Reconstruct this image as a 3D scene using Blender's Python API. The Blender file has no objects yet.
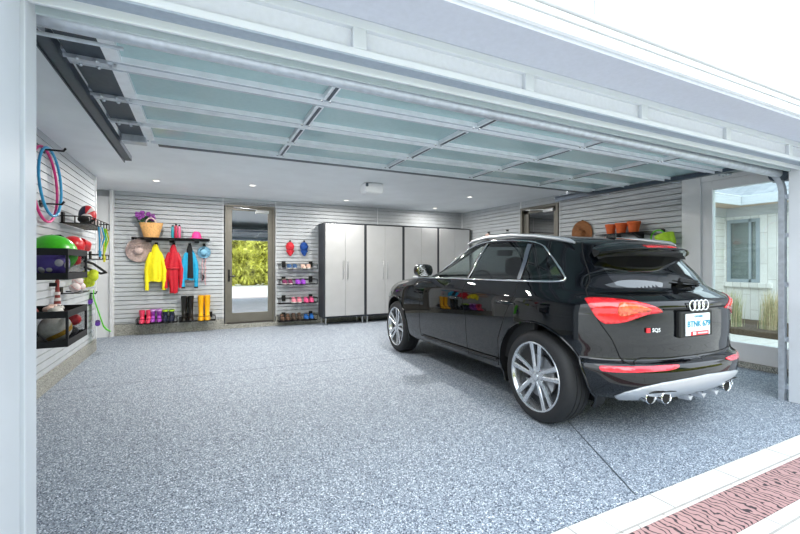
SKY=3.2; SUN=1.5; LAMP=42; EXPO=0.05
import bpy, bmesh, math, random
from math import sin, cos, pi, radians, sqrt, hypot, atan2
from mathutils import Vector, Matrix, Euler
from mathutils.geometry import delaunay_2d_cdt
scene = bpy.context.scene
COL = scene.collection
random.seed(7)

# ------------------------------------------------------------------ colours and materials
def lin(c):
    return c / 12.92 if c <= 0.04045 else ((c + 0.055) / 1.055) ** 2.4
def hx(h):
    h = h.lstrip('#')
    return tuple(lin(int(h[i:i + 2], 16) / 255) for i in (0, 2, 4)) + (1.0,)
M = {}
def new_mat(name):
    m = bpy.data.materials.new(name); m.use_nodes = True
    nt = m.node_tree
    b = nt.nodes['Principled BSDF']
    return m, nt, b
def mat(name, col, rough=0.5, metal=0.0, coat=0.0, spec=0.5, vary=0.06, scale=40.0, bump=0.0, bscale=200.0, emit=None, estr=0.0, trans=0.0, sheen=0.0):
    """procedural principled material with a slight noise variation"""
    m, nt, b = new_mat(name)
    c = hx(col) if isinstance(col, str) else col
    N, L = nt.nodes, nt.links
    if vary > 0:
        tc = N.new('ShaderNodeTexCoord')
        nz = N.new('ShaderNodeTexNoise'); nz.inputs['Scale'].default_value = scale; nz.inputs['Detail'].default_value = 3
        L.new(tc.outputs['Object'], nz.inputs['Vector'])
        r = N.new('ShaderNodeValToRGB')
        r.color_ramp.elements[0].position = 0.3; r.color_ramp.elements[1].position = 0.7
        r.color_ramp.elements[0].color = tuple(max(0, x * (1 - vary * 1.6)) for x in c[:3]) + (1,)
        r.color_ramp.elements[1].color = tuple(min(1, x * (1 + vary * 1.6)) for x in c[:3]) + (1,)
        L.new(nz.outputs['Fac'], r.inputs['Fac'])
        L.new(r.outputs['Color'], b.inputs['Base Color'])
    else:
        b.inputs['Base Color'].default_value = c
    b.inputs['Roughness'].default_value = rough
    b.inputs['Metallic'].default_value = metal
    b.inputs['Coat Weight'].default_value = coat
    b.inputs['Coat Roughness'].default_value = 0.02
    b.inputs['Specular IOR Level'].default_value = spec
    b.inputs['Transmission Weight'].default_value = trans
    b.inputs['Sheen Weight'].default_value = sheen
    if bump > 0:
        tc = N.new('ShaderNodeTexCoord')
        nz = N.new('ShaderNodeTexNoise'); nz.inputs['Scale'].default_value = bscale; nz.inputs['Detail'].default_value = 4
        L.new(tc.outputs['Object'], nz.inputs['Vector'])
        bp = N.new('ShaderNodeBump'); bp.inputs['Strength'].default_value = bump; bp.inputs['Distance'].default_value = 0.01
        L.new(nz.outputs['Fac'], bp.inputs['Height']); L.new(bp.outputs['Normal'], b.inputs['Normal'])
    if emit:
        b.inputs['Emission Color'].default_value = hx(emit); b.inputs['Emission Strength'].default_value = estr
    M[name] = m
    return m
def glass_mat(name, tint, gloss=0.12, grough=0.0, reflect='#ffffff', alpha_diff=0.0, diff='#888888'):
    """thin pane: tinted see-through plus mirror reflection by Fresnel"""
    m = bpy.data.materials.new(name); m.use_nodes = True
    nt = m.node_tree; N, L = nt.nodes, nt.links
    N.remove(N['Principled BSDF']); out = N['Material Output']
    tr = N.new('ShaderNodeBsdfTransparent'); tr.inputs['Color'].default_value = hx(tint)
    gl = N.new('ShaderNodeBsdfGlossy'); gl.inputs['Roughness'].default_value = grough; gl.inputs['Color'].default_value = hx(reflect)
    lw = N.new('ShaderNodeLayerWeight'); lw.inputs['Blend'].default_value = .5
    pw = N.new('ShaderNodeMath'); pw.operation = 'POWER'; pw.inputs[1].default_value = 5.0; L.new(lw.outputs['Facing'], pw.inputs[0])
    ad = N.new('ShaderNodeMath'); ad.operation = 'ADD'; ad.use_clamp = True; ad.inputs[1].default_value = gloss + .03
    L.new(pw.outputs[0], ad.inputs[0])
    mx = N.new('ShaderNodeMixShader'); L.new(ad.outputs[0], mx.inputs[0])
    if alpha_diff > 0:
        df = N.new('ShaderNodeBsdfDiffuse'); df.inputs['Color'].default_value = hx(diff)
        m2 = N.new('ShaderNodeMixShader'); m2.inputs[0].default_value = alpha_diff
        L.new(tr.outputs[0], m2.inputs[1]); L.new(df.outputs[0], m2.inputs[2]); L.new(m2.outputs[0], mx.inputs[1])
    else:
        L.new(tr.outputs[0], mx.inputs[1])
    L.new(gl.outputs[0], mx.inputs[2]); L.new(mx.outputs[0], out.inputs['Surface'])
    M[name] = m
    return m

# ------------------------------------------------------------------ mesh builder
class MB:
    def __init__(self):
        self.v = []; self.f = []; self.m = []
    def add(self, vs, fs, m=0):
        o = len(self.v)
        self.v += [tuple(p) for p in vs]
        for f in fs:
            self.f.append(tuple(i + o for i in f)); self.m.append(m)
        return self
    def box(self, x0, x1, y0, y1, z0, z1, m=0):
        vs = [(x, y, z) for x in (x0, x1) for y in (y0, y1) for z in (z0, z1)]
        fs = [(0, 1, 3, 2), (4, 6, 7, 5), (0, 4, 5, 1), (2, 3, 7, 6), (0, 2, 6, 4), (1, 5, 7, 3)]
        return self.add(vs, fs, m)
    def obox(self, c, u, v, w, m=0):
        """box with centre c and half axes u v w"""
        c, u, v, w = Vector(c), Vector(u), Vector(v), Vector(w)
        vs = [c + u * a + v * b + w * d for a in (-1, 1) for b in (-1, 1) for d in (-1, 1)]
        fs = [(0, 1, 3, 2), (4, 6, 7, 5), (0, 4, 5, 1), (2, 3, 7, 6), (0, 2, 6, 4), (1, 5, 7, 3)]
        return self.add(vs, fs, m)
    def rings(self, rings, closed=True, cap0=True, cap1=True, m=0):
        """skin a list of rings with the same number of points"""
        n = len(rings[0]); vs = [p for r in rings for p in r]; fs = []
        for i in range(len(rings) - 1):
            for j in range(n if closed else n - 1):
                k = (j + 1) % n
                fs.append((i * n + j, i * n + k, (i + 1) * n + k, (i + 1) * n + j))
        if cap0 and closed: fs.append(tuple(reversed(range(n))))
        if cap1 and closed: fs.append(tuple(range((len(rings) - 1) * n, len(rings) * n)))
        return self.add(vs, fs, m)
    def tube(self, pts, r, n=8, closed=False, m=0, rr=None):
        P = [Vector(p) for p in pts]; k = len(P); rg = []
        up = None
        for i in range(k):
            if closed: t = P[(i + 1) % k] - P[i - 1]
            else: t = P[min(i + 1, k - 1)] - P[max(i - 1, 0)]
            if t.length < 1e-9: t = Vector((0, 0, 1))
            t.normalize()
            if up is None:
                up = Vector((0, 0, 1)) if abs(t.z) < 0.9 else Vector((1, 0, 0))
            a = up - t * up.dot(t)
            if a.length < 1e-6:
                a = Vector((1, 0, 0)) if abs(t.x) < .9 else Vector((0, 1, 0)); a = a - t * a.dot(t)
            a.normalize(); b = t.cross(a); up = a
            q = rr[i] if rr else r
            rg.append([P[i] + a * (q * cos(2 * pi * j / n)) + b * (q * sin(2 * pi * j / n)) for j in range(n)])
        if closed: rg.append(rg[0]); return self.rings(rg, True, False, False, m)
        return self.rings(rg, True, True, True, m)
    def cyl(self, p0, p1, r0, r1=None, n=20, m=0):
        return self.tube([p0, p1], r0, n, False, m, [r0, r0 if r1 is None else r1])
    def lathe(self, prof, c=(0, 0, 0), axis=(0, 0, 1), n=28, m=0, cap0=False, cap1=False, sx=1, sy=1):
        ax = Vector(axis).normalized()
        a = Vector((1, 0, 0)) if abs(ax.x) < .9 else Vector((0, 1, 0))
        a = (a - ax * a.dot(ax)).normalized(); b = ax.cross(a); c = Vector(c)
        rg = [[c + ax * h + a * (r * sx * cos(2 * pi * j / n)) + b * (r * sy * sin(2 * pi * j / n)) for j in range(n)] for r, h in prof]
        return self.rings(rg, True, cap0, cap1, m)
    def ball(self, c, rx, ry=None, rz=None, nu=20, nv=12, m=0):
        ry = rx if ry is None else ry; rz = rx if rz is None else rz
        rg = []
        for i in range(nv + 1):
            t = -pi / 2 + pi * i / nv
            q = max(cos(t), 1e-3)
            rg.append([(c[0] + rx * q * cos(2 * pi * j / nu), c[1] + ry * q * sin(2 * pi * j / nu), c[2] + rz * sin(t)) for j in range(nu)])
        return self.rings(rg, True, True, True, m)
    def grid(self, fn, nu, nv, m=0):
        vs = [fn(i / nu, j / nv) for i in range(nu + 1) for j in range(nv + 1)]
        fs = [(i * (nv + 1) + j, (i + 1) * (nv + 1) + j, (i + 1) * (nv + 1) + j + 1, i * (nv + 1) + j + 1) for i in range(nu) for j in range(nv)]
        return self.add(vs, fs, m)
    def prism(self, poly, o, u, v, w, m=0):
        """extrude the 2d polygon poly (in axes u,v from o) along w"""
        o, u, v, w = Vector(o), Vector(u), Vector(v), Vector(w)
        a = [o + u * p[0] + v * p[1] for p in poly]; n = len(a)
        vs = a + [p + w for p in a]
        fs = [tuple(range(n)), tuple(reversed(range(n, 2 * n)))]
        fs += [(i, (i + 1) % n, n + (i + 1) % n, n + i) for i in range(n)]
        return self.add(vs, fs, m)
    def build(self, name, mats, parent=None, smooth=None, bevel=0.0, world=True, seg=2, fix=True):
        me = bpy.data.meshes.new(name)
        off = Vector((0, 0, 0))
        if parent is not None and world: off = world_loc(parent)
        me.from_pydata([tuple(Vector(p) - off) for p in self.v], [], self.f)
        if not isinstance(mats, (list, tuple)): mats = [mats]
        for mm in mats: me.materials.append(M[mm] if isinstance(mm, str) else mm)
        for p, i in zip(me.polygons, self.m): p.material_index = i
        if fix:
            bm = bmesh.new(); bm.from_mesh(me); bmesh.ops.recalc_face_normals(bm, faces=bm.faces); bm.to_mesh(me); bm.free()
        if smooth is not None:
            for p in me.polygons: p.use_smooth = True
            me.set_sharp_from_angle(angle=radians(smooth))
        ob = bpy.data.objects.new(name, me); COL.objects.link(ob)
        if parent is not None: ob.parent = parent
        if bevel > 0:
            b = ob.modifiers.new('bevel', 'BEVEL'); b.width = bevel; b.segments = seg; b.limit_method = 'ANGLE'; b.angle_limit = radians(40)
        return ob
def world_loc(o):
    l = Vector((0, 0, 0))
    while o is not None:
        l = l + Vector(o.location); o = o.parent
    return l
def tag(o, label, cat, group=None):
    o['label'] = label; o['category'] = cat
    if group: o['group'] = group
    return o
def thing(name, label, cat, loc=(0, 0, 0), group=None, rotz=0.0):
    o = bpy.data.objects.new(name, None); COL.objects.link(o)
    o.empty_display_size = 0.1
    o.location = loc; o.rotation_euler = (0, 0, rotz)
    return tag(o, label, cat, group)
def struct(o, label=None, cat=None):
    o['kind'] = 'structure'
    if label: o['label'] = label
    if cat: o['category'] = cat
    return o
def copy_tree(o, parent=None):
    c = o.copy(); COL.objects.link(c)
    if parent is not None: c.parent = parent
    for ch in list(o.children): copy_tree(ch, c)
    return c
def text_mesh(body, size, extr=0.001, bold=0.0):
    cu = bpy.data.curves.new('txt', 'FONT'); cu.body = body; cu.size = size; cu.extrude = extr
    cu.align_x = 'CENTER'; cu.align_y = 'CENTER'; cu.offset = bold
    ob = bpy.data.objects.new('txt', cu); COL.objects.link(ob)
    dg = bpy.context.evaluated_depsgraph_get(); dg.update()
    me = bpy.data.meshes.new_from_object(ob.evaluated_get(dg))
    bpy.data.objects.remove(ob); bpy.data.curves.remove(cu)
    return me
def text_obj(name, body, size, m, parent, c, u, v, extr=0.001, bold=0.0):
    """flat lettering at c with reading direction u and up direction v (in the parent's frame)"""
    me = text_mesh(body, size, extr, bold); u, v = Vector(u).normalized(), Vector(v).normalized(); w = u.cross(v); c = Vector(c)
    for p in me.vertices: p.co = c + u * p.co.x + v * p.co.y + w * p.co.z
    me.materials.clear(); me.materials.append(M[m])
    ob = bpy.data.objects.new(name, me); COL.objects.link(ob); ob.parent = parent
    return ob

# ------------------------------------------------------------------ special materials
def flake_mat(name, cols, scale, rough, coat):
    m, nt, b = new_mat(name); N, L = nt.nodes, nt.links
    tc = N.new('ShaderNodeTexCoord')
    vo = N.new('ShaderNodeTexVoronoi'); vo.inputs['Scale'].default_value = scale
    L.new(tc.outputs['Object'], vo.inputs['Vector'])
    se = N.new('ShaderNodeSeparateColor'); L.new(vo.outputs['Color'], se.inputs[0])
    r = N.new('ShaderNodeValToRGB'); r.color_ramp.interpolation = 'CONSTANT'
    e = r.color_ramp.elements
    e[0].position = 0; e[0].color = hx(cols[0][1]); e[1].position = cols[1][0]; e[1].color = hx(cols[1][1])
    for p, c in cols[2:]:
        q = e.new(p); q.color = hx(c)
    L.new(se.outputs[0], r.inputs['Fac'])
    L.new(r.outputs['Color'], b.inputs['Base Color'])
    b.inputs['Roughness'].default_value = rough; b.inputs['Coat Weight'].default_value = coat; b.inputs['Coat Roughness'].default_value = 0.12
    b.inputs['Specular IOR Level'].default_value = .35
    nz = N.new('ShaderNodeTexNoise'); nz.inputs['Scale'].default_value = 60
    L.new(tc.outputs['Object'], nz.inputs['Vector'])
    bp = N.new('ShaderNodeBump'); bp.inputs['Strength'].default_value = 0.12; bp.inputs['Distance'].default_value = 0.004
    L.new(nz.outputs['Fac'], bp.inputs['Height']); L.new(bp.outputs['Normal'], b.inputs['Normal']); L.new(bp.outputs['Normal'], b.inputs['Coat Normal'])
    M[name] = m
flake_mat('epoxy', [(0, '#858f9b'), (.34, '#a3adb8'), (.58, '#68727f'), (.74, '#3a4456'), (.83, '#e2e9f2'), (.93, '#222a38')], 190, .66, .0)
flake_mat('epoxy_kerb', [(0, '#8f8f88'), (.3, '#b5b4aa'), (.55, '#6f706c'), (.72, '#45474a'), (.84, '#d5d3c8')], 190, .5, .1)
mat('slat', '#c0c5c9', .48, vary=.03, scale=6)
mat('groove', '#505456', .7, vary=.0)
mat('ceiling_paint', '#eef2f5', .8, vary=.02, scale=3)
mat('white_paint', '#e4e6e8', .45, vary=.015, scale=5)
mat('trim_white', '#cbd0d6', .4, vary=.015, scale=5)
mat('soffit_paint', '#c2c6d2', .6, vary=.02)
mat('bronze_frame', '#77746c', .4, metal=.35, vary=.04, scale=8)
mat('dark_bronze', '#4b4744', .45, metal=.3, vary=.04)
mat('black_metal', '#17181a', .45, metal=.4, vary=.1)
mat('charcoal_metal', '#434d57', .45, metal=.5, vary=.06)
mat('track_metal', '#505a66', .4, metal=.6, vary=.06)
mat('galvanised', '#b9c0c9', .34, metal=.4, vary=.08, scale=25)
mat('aluminium', '#e4e9ee', .4, metal=.15, vary=.04, scale=12)
mat('chrome', '#e6e8ea', .08, metal=1.0, vary=.0)
mat('brushed', '#c8cacc', .28, metal=.9, vary=.03)
mat('frosted_glass', '#a4c0c3', .22, vary=.02, spec=.5)
mat('transom_glass', '#d6d9e2', .15, vary=.02)
mat('black_rubber', '#141517', .75, vary=.1)
mat('white_plastic', '#e9ecee', .35, vary=.01)
# ------------------------------------------------------------------ the setting
XL, XR, YB, ZC = -1.36, 5.87, 8.45, 2.50      # left wall, right wall, back wall, ceiling
YD, X0, X1, ZH = 1.75, -.49, 4.75, 2.066      # garage opening: inner face, jambs, head
struct(MB().box(-2.6, 6.05, 1.38, 8.7, -.12, 0).build('floor', 'epoxy'), 'speckled grey epoxy garage floor', 'floor')
struct(MB().box(-2.6, 6.05, 1.68, 8.7, ZC, ZC + .12).build('ceiling', 'ceiling_paint'), 'smooth pale grey garage ceiling', 'ceiling')
for nm, bx in (('floor_joint', (-1.36, 5.87, 5.045, 5.055)),):
    pass
fj = MB()
fj.box(-1.34, 5.85, 5.046, 5.054, 0, .0006)
fj.obox((2.37, 1.895, .0003), (.28, .495, 0), (.004, -.002, 0), (0, 0, .0003))
struct(fj.build('trim_8', 'charcoal_metal'), 'thin saw-cut joints in the epoxy floor', 'trim')

def slats(bm, a, b, z0, z1, o, along, out, pitch=.0762):
    """slatted wall panel: profile swept from a to b along a wall; out = into the room"""
    along, out = Vector(along), Vector(out); o = Vector(o)
    prof = []; z = z1
    while z > z0 + .001:
        lo = max(z - pitch, z0)
        prof += [(0, z, 0), (0, min(z, lo + .011), 0)]
        if lo + .011 < z: prof += [(-.014, lo + .013, 1), (-.014, lo + .002, 1), (-.004, lo, 0)]
        z = lo
    vs = []; fs = []; ms = []
    for d, zz, k in prof:
        for t in (a, b):
            vs.append(o + along * t + out * d + Vector((0, 0, zz)))
    base = len(bm.v); bm.v += [tuple(p) for p in vs]
    for i in range(len(prof) - 1):
        bm.f.append((base + 2 * i, base + 2 * i + 1, base + 2 * i + 3, base + 2 * i + 2))
        bm.m.append(1 if (prof[i][2] and prof[i + 1][2]) else 0)
    return bm
# back wall with the opening of the glazed door
DX0, DX1, DZ0, DZ1 = .42, 1.335, .085, 2.375
b = MB()
slats(b, XL, DX0 - .02, .19, ZC, (0, YB, 0), (1, 0, 0), (0, -1, 0))
slats(b, DX1 + .02, XR, .19, ZC, (0, YB, 0), (1, 0, 0), (0, -1, 0))
slats(b, DX0 - .02, DX1 + .02, DZ1 + .02, ZC, (0, YB, 0), (1, 0, 0), (0, -1, 0))
b.box(-2.6, DX0 - .02, YB + .014, YB + .2, 0, ZC)
b.box(DX1 + .02, 6.05, YB + .014, YB + .2, 0, ZC)
b.box(DX0 - .02, DX1 + .02, YB + .014, YB + .2, DZ1, ZC)
struct(b.build('wall_back', ['slat', 'groove'], fix=False), 'grey slatted back wall', 'wall')
b = MB(); b.box(XL + .03, DX0 - .02, YB - .03, YB + .01, 0, .19); b.box(DX1 + .02, XR, YB - .03, YB + .01, 0, .19); b.box(DX0 - .02, DX1 + .02, YB - .03, YB + .06, 0, .085)
struct(b.build('baseboard_back', 'epoxy_kerb'), 'speckled kerb along the back wall', 'baseboard')
# left wall, recess beyond it
b = MB(); slats(b, 1.75, 7.17, .157, ZC, (XL, 0, 0), (0, 1, 0), (1, 0, 0)); b.box(XL - .2, XL - .014, 1.75, 7.17, 0, ZC)
struct(b.build('wall_left', ['slat', 'groove'], fix=False), 'grey slatted left wall', 'wall')
struct(MB().box(XL - .02, XL + .02, 1.75, 7.16, 0, .157).build('baseboard_left', 'epoxy_kerb'), 'speckled kerb along the left wall', 'baseboard')
struct(MB().box(XL - .21, XL + .014, 7.165, 7.2, 0, ZC).build('trim_1', 'white_paint'), 'white end strip of the left slatted wall', 'trim')
b = MB(); b.box(-2.6, XL + .0, 8.36, 8.45, 0, 2.38); b.box(-2.6, -2.5, 7.2, 8.4, 0, ZC); b.box(-2.6, XL - .2, 7.1, 7.2, 0, ZC)
struct(b.build('wall_recess', 'white_paint'), 'white panelled recess beside the back wall', 'wall')
struct(MB().box(XL - .02, XL + .03, 8.33, 8.45, 0, ZC).build('trim_2', 'white_paint', bevel=.004), 'white corner strip beside the recess', 'trim')
# seams on the back wall
b = MB()
for x in (DX0 - .035, DX1 + .025, 3.58): b.box(x - .006, x + .006, YB - .006, YB + .002, .19 if x < 3 else .19, ZC)
b.box(XR - .014, XR, YB - .014, YB, .19, ZC)
struct(b.build('trim_3', 'white_paint'), 'narrow white seam strips on the back wall', 'trim')
# right wall
RY0, RY1, RZ = 5.39, 6.36, 2.36
b = MB()
for a, c, z0, z1 in ((3.27, RY0, .17, ZC), (RY1, YB, .17, ZC), (RY0, RY1, RZ, ZC)):
    slats(b, a, c, z0, z1, (XR, 0, 0), (0, 1, 0), (-1, 0, 0))
b.box(XR + .014, XR + .2, 3.27, RY0, 0, ZC); b.box(XR + .014, XR + .2, RY1, 8.65, 0, ZC); b.box(XR + .014, XR + .2, RY0, RY1, RZ, ZC)
struct(b.build('wall_right', ['slat', 'groove'], fix=False), 'grey slatted right wall', 'wall')
b = MB(); b.box(XR - .03, XR + .02, 3.27, RY0, 0, .17); b.box(XR - .03, XR + .02, RY1, YB, 0, .17)
struct(b.build('baseboard_right', 'epoxy_kerb'), 'speckled kerb along the right wall', 'baseboard')
b = MB(); b.box(XR - .006, XR, RY1 + .0, RY1 + .02, .17, ZC); b.box(XR - .006, XR, RY0 - .03, RY0 - .015, .17, ZC)
struct(b.build('trim_4', 'white_paint'), 'narrow white seam strips on the right wall', 'trim')
# front part of the right wall: white casing and the big glazed opening
WY0, WY1, WZ0, WZ1 = 1.98, 2.92, .285, 2.185
b = MB()
b.box(XR - .02, XR + .2, 3.04, 3.27, 0, ZC); b.box(XR - .005, XR + .2, 1.75, 3.04, 2.30, ZC); b.box(XR - .005, XR + .2, 1.70, WY0 - .12, 0, 2.30)
struct(b.build('wall_right_front', 'white_paint', bevel=.004), 'white painted front part of the right wall', 'wall')
win = MB()
win.box(XR + .01, XR + .09, WY1, 3.04, .06, 2.30); win.box(XR + .01, XR + .09, WY0 - .12, WY0, .06, 2.30)
win.box(XR + .01, XR + .09, WY0, WY1, WZ1, 2.30); win.box(XR + .01, XR + .09, WY0, WY1, .06, WZ0)
w1 = struct(win.build('window_1', 'white_paint', bevel=.006), 'white framed tall glazed door in the right wall', 'window')
glass_mat('clear_pane', '#eef5f4', .02)
pg = MB().box(XR + .045, XR + .051, WY0, WY1, WZ0, WZ1).build('pane', 'clear_pane', w1)
struct(MB().box(XR - .05, XR + .2, 1.75, 3.04, 0, .06).build('baseboard_right_front', 'epoxy_kerb'), 'speckled sill under the glazed door', 'baseboard')
mat('pale_panel', '#bccacc', .3, vary=.02); mat('underside_shade', '#929dab', .5, vary=.03); mat('joint_grey', '#6f7781', .7, vary=0)
# front wall: jambs, stepped head, transom lights, soffit, fascia
b = MB()
for sx, xa, xb in ((-1, X0 - 1.1, X0), (1, X1, X1 + 1.3)):
    b.box(xa, xb, 1.36, 1.61, 0, ZC)
    if sx < 0: b.box(xa, xb - .012, 1.61, 1.65, 0, ZC)
    else: b.box(xa + .012, xb, 1.61, 1.65, 0, ZC)
    b.box(xa, xb, 1.65, YD, 0, ZC)
struct(b.build('wall_front', 'trim_white', bevel=.003), 'white painted jambs of the garage opening', 'wall')
b = MB()
b.box(X0, X1, 1.667, 1.682, ZH, ZC); b.box(X0, X1, 1.682, 1.735, 2.17, ZC)   # inner stop
b.box(X0, X1, 1.60, 1.667, 2.108, 2.137); b.box(X0, X1, 1.60, 1.667, 2.223, 2.262)
mull = [-.32, .598, 1.536, 2.479, 3.441, 4.387]
for x in mull: b.box(x - .03, x + .03, 1.60, 1.667, 2.137, 2.223)
b.box(4.72, X1, 1.60, 1.667, 2.137, 2.223); b.box(X0, -.46, 1.60, 1.667, 2.137, 2.223)
struct(b.build('trim_5', 'trim_white', bevel=.003), 'stepped white head of the garage opening', 'trim')
struct(MB().box(X0, X1, 1.735, YD, 2.068, ZC).build('trim_9', 'pale_panel'), 'pale panel above the torsion tube', 'trim')
struct(MB().box(X0, X1, 1.603, 1.667, 2.100, 2.108).build('shade_strip', 'underside_shade'), 'blue-grey strip painted as shade under the transom lights', 'trim')  # shaded underside of the transom frame, put into the strip's colour
edges = [-.46] + [x for m_ in mull for x in (m_ - .03, m_ + .03)] + [4.72]
for i in range(0, len(edges), 2):
    o = MB().box(edges[i], edges[i + 1], 1.625, 1.64, 2.137, 2.223).build('window_%d' % (3 + i // 2), 'transom_glass')
    struct(o, 'narrow frosted transom light above the opening', 'window')
struct(MB().box(-3.0, 6.1, 1.345, 1.60, 2.262, 2.32).build('trim_6', 'soffit_paint'), 'grey soffit above the garage opening', 'trim')
b = MB()
b.box(-3.0, 6.1, 1.325, 1.36, 2.285, 2.335); b.box(-3.0, 6.1, 1.335, 1.36, 2.335, 2.342); b.box(-3.0, 6.1, 1.318, 1.36, 2.342, 2.372); b.box(-3.0, 6.1, 1.33, 1.36, 2.372, 2.379); b.box(-3.0, 6.1, 1.305, 1.36, 2.379, 2.40)
struct(b.build('trim_7', 'white_paint', bevel=.002), 'white stepped fascia over the garage opening', 'trim')
b = MB(); x = -3.0
for xa, xb in ((-3, -.526), (-.514, .214), (.226, .954), (.966, 1.694), (1.706, 2.434), (2.446, 3.174), (3.186, 6.1)):
    b.box(xa, xb, 1.345, 1.385, 2.40, 3.4)
b.box(-3, 6.1, 1.385, 1.6, 2.32, 3.4)
sm_ = MB()
for x in (-.52, .22, .96, 1.70, 2.44, 3.18): sm_.box(x - .006, x + .006, 1.352, 1.385, 2.40, 3.4)
struct(sm_.build('trim_10', 'joint_grey'), 'narrow joints of the panelled upper wall', 'trim')
struct(b.build('wall_front_upper', 'white_paint'), 'white panelled wall above the garage fascia', 'wall')

# ------------------------------------------------------------------ glazed door in the back wall
glass_mat('mirror_pane', '#20262a', .72, 0.0)
glass_mat('dark_pane', '#2a2f30', .16, 0.0)
d = MB()
d.box(DX0, DX0 + .035, YB - .02, YB + .1, DZ0, DZ1); d.box(DX1 - .035, DX1, YB - .02, YB + .1, DZ0, DZ1); d.box(DX0 + .035, DX1 - .035, YB - .02, YB + .1, DZ1 - .035, DZ1)
d1 = struct(d.build('door_1', 'bronze_frame', bevel=.003), 'bronze framed glazed door in the back wall', 'door')
d = MB(); a0, a1 = DX0 + .035, DX1 - .035
d.box(a0, a0 + .09, YB + .01, YB + .055, DZ0 + .03, DZ1 - .035); d.box(a1 - .09, a1, YB + .01, YB + .055, DZ0 + .03, DZ1 - .035)
d.box(a0 + .09, a1 - .09, YB + .01, YB + .055, DZ1 - .1, DZ1 - .035); d.box(a0 + .09, a1 - .09, YB + .01, YB + .055, DZ0 + .03, DZ0 + .205)
leaf = d.build('door_leaf', 'bronze_frame', d1, bevel=.003)
MB().box(a0 + .09, a1 - .09, YB + .03, YB + .037, DZ0 + .205, DZ1 - .1).build('glass_pane', 'mirror_pane', leaf)
MB().box(DX0 + .03, DX1 - .03, YB - .025, YB + .07, DZ0, DZ0 + .03).build('threshold', 'dark_bronze', d1)
h = MB(); h.box(a0 + .02, a0 + .05, YB - .0, YB + .012, .90, 1.13); h.tube([(a0 + .035, YB, 1.0), (a0 + .035, YB - .05, 1.0), (a0 + .15, YB - .055, 1.0)], .009, 8)
h.build('door_handle', 'black_metal', leaf, smooth=40)
h = MB(); h.box(a1 - .32, a1 - .08, YB - .045, YB + .012, DZ1 - .135, DZ1 - .085); h.tube([(a1 - .3, YB - .03, DZ1 - .08), (a0 + .33, YB - .05, DZ1 - .06), (a0 + .12, YB - .01, DZ1 - .05)], .011, 6)
h.build('door_closer', 'brushed', leaf, smooth=40)
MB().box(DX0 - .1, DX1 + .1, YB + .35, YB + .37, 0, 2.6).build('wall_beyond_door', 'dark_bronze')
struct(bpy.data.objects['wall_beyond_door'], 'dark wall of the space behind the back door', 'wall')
# door in the right wall
d = MB(); y0, y1 = RY0, RY1
d.box(XR - .03, XR + .09, y0, y0 + .05, .02, RZ); d.box(XR - .03, XR + .09, y1 - .05, y1, .02, RZ); d.box(XR - .03, XR + .09, y0 + .05, y1 - .05, RZ - .05, RZ)
d2 = struct(d.build('door_2', 'bronze_frame', bevel=.003), 'bronze framed glazed door in the right wall', 'door')
d = MB(); q0, q1 = y0 + .05, y1 - .05
d.box(XR + .02, XR + .06, q0, q0 + .09, .03, RZ - .05); d.box(XR + .02, XR + .06, q1 - .13, q1, .03, RZ - .05); d.box(XR + .02, XR + .06, q0, q1, RZ - .12, RZ - .05); d.box(XR + .02, XR + .06, q0, q1, .03, .2)
lf2 = d.build('door_leaf', 'bronze_frame', d2, bevel=.003)
MB().box(XR + .035, XR + .042, q0 + .09, q1 - .13, .2, RZ - .12).build('glass_pane', 'dark_pane', lf2)
h = MB(); h.box(XR - .04, XR + .02, q0 + .06, q0 + .3, RZ - .14, RZ - .09); h.tube([(XR - .03, q0 + .3, RZ - .09), (XR - .06, q0 + .55, RZ - .07), (XR - .01, q1 - .08, RZ - .05)], .011, 6)
h.build('door_closer', 'brushed', lf2, smooth=40)
struct(MB().box(XR + .5, XR + .52, 5.0, 6.9, 0, 2.6).build('wall_beyond_side_door', 'dark_bronze'), 'dark space behind the side door', 'wall')
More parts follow.
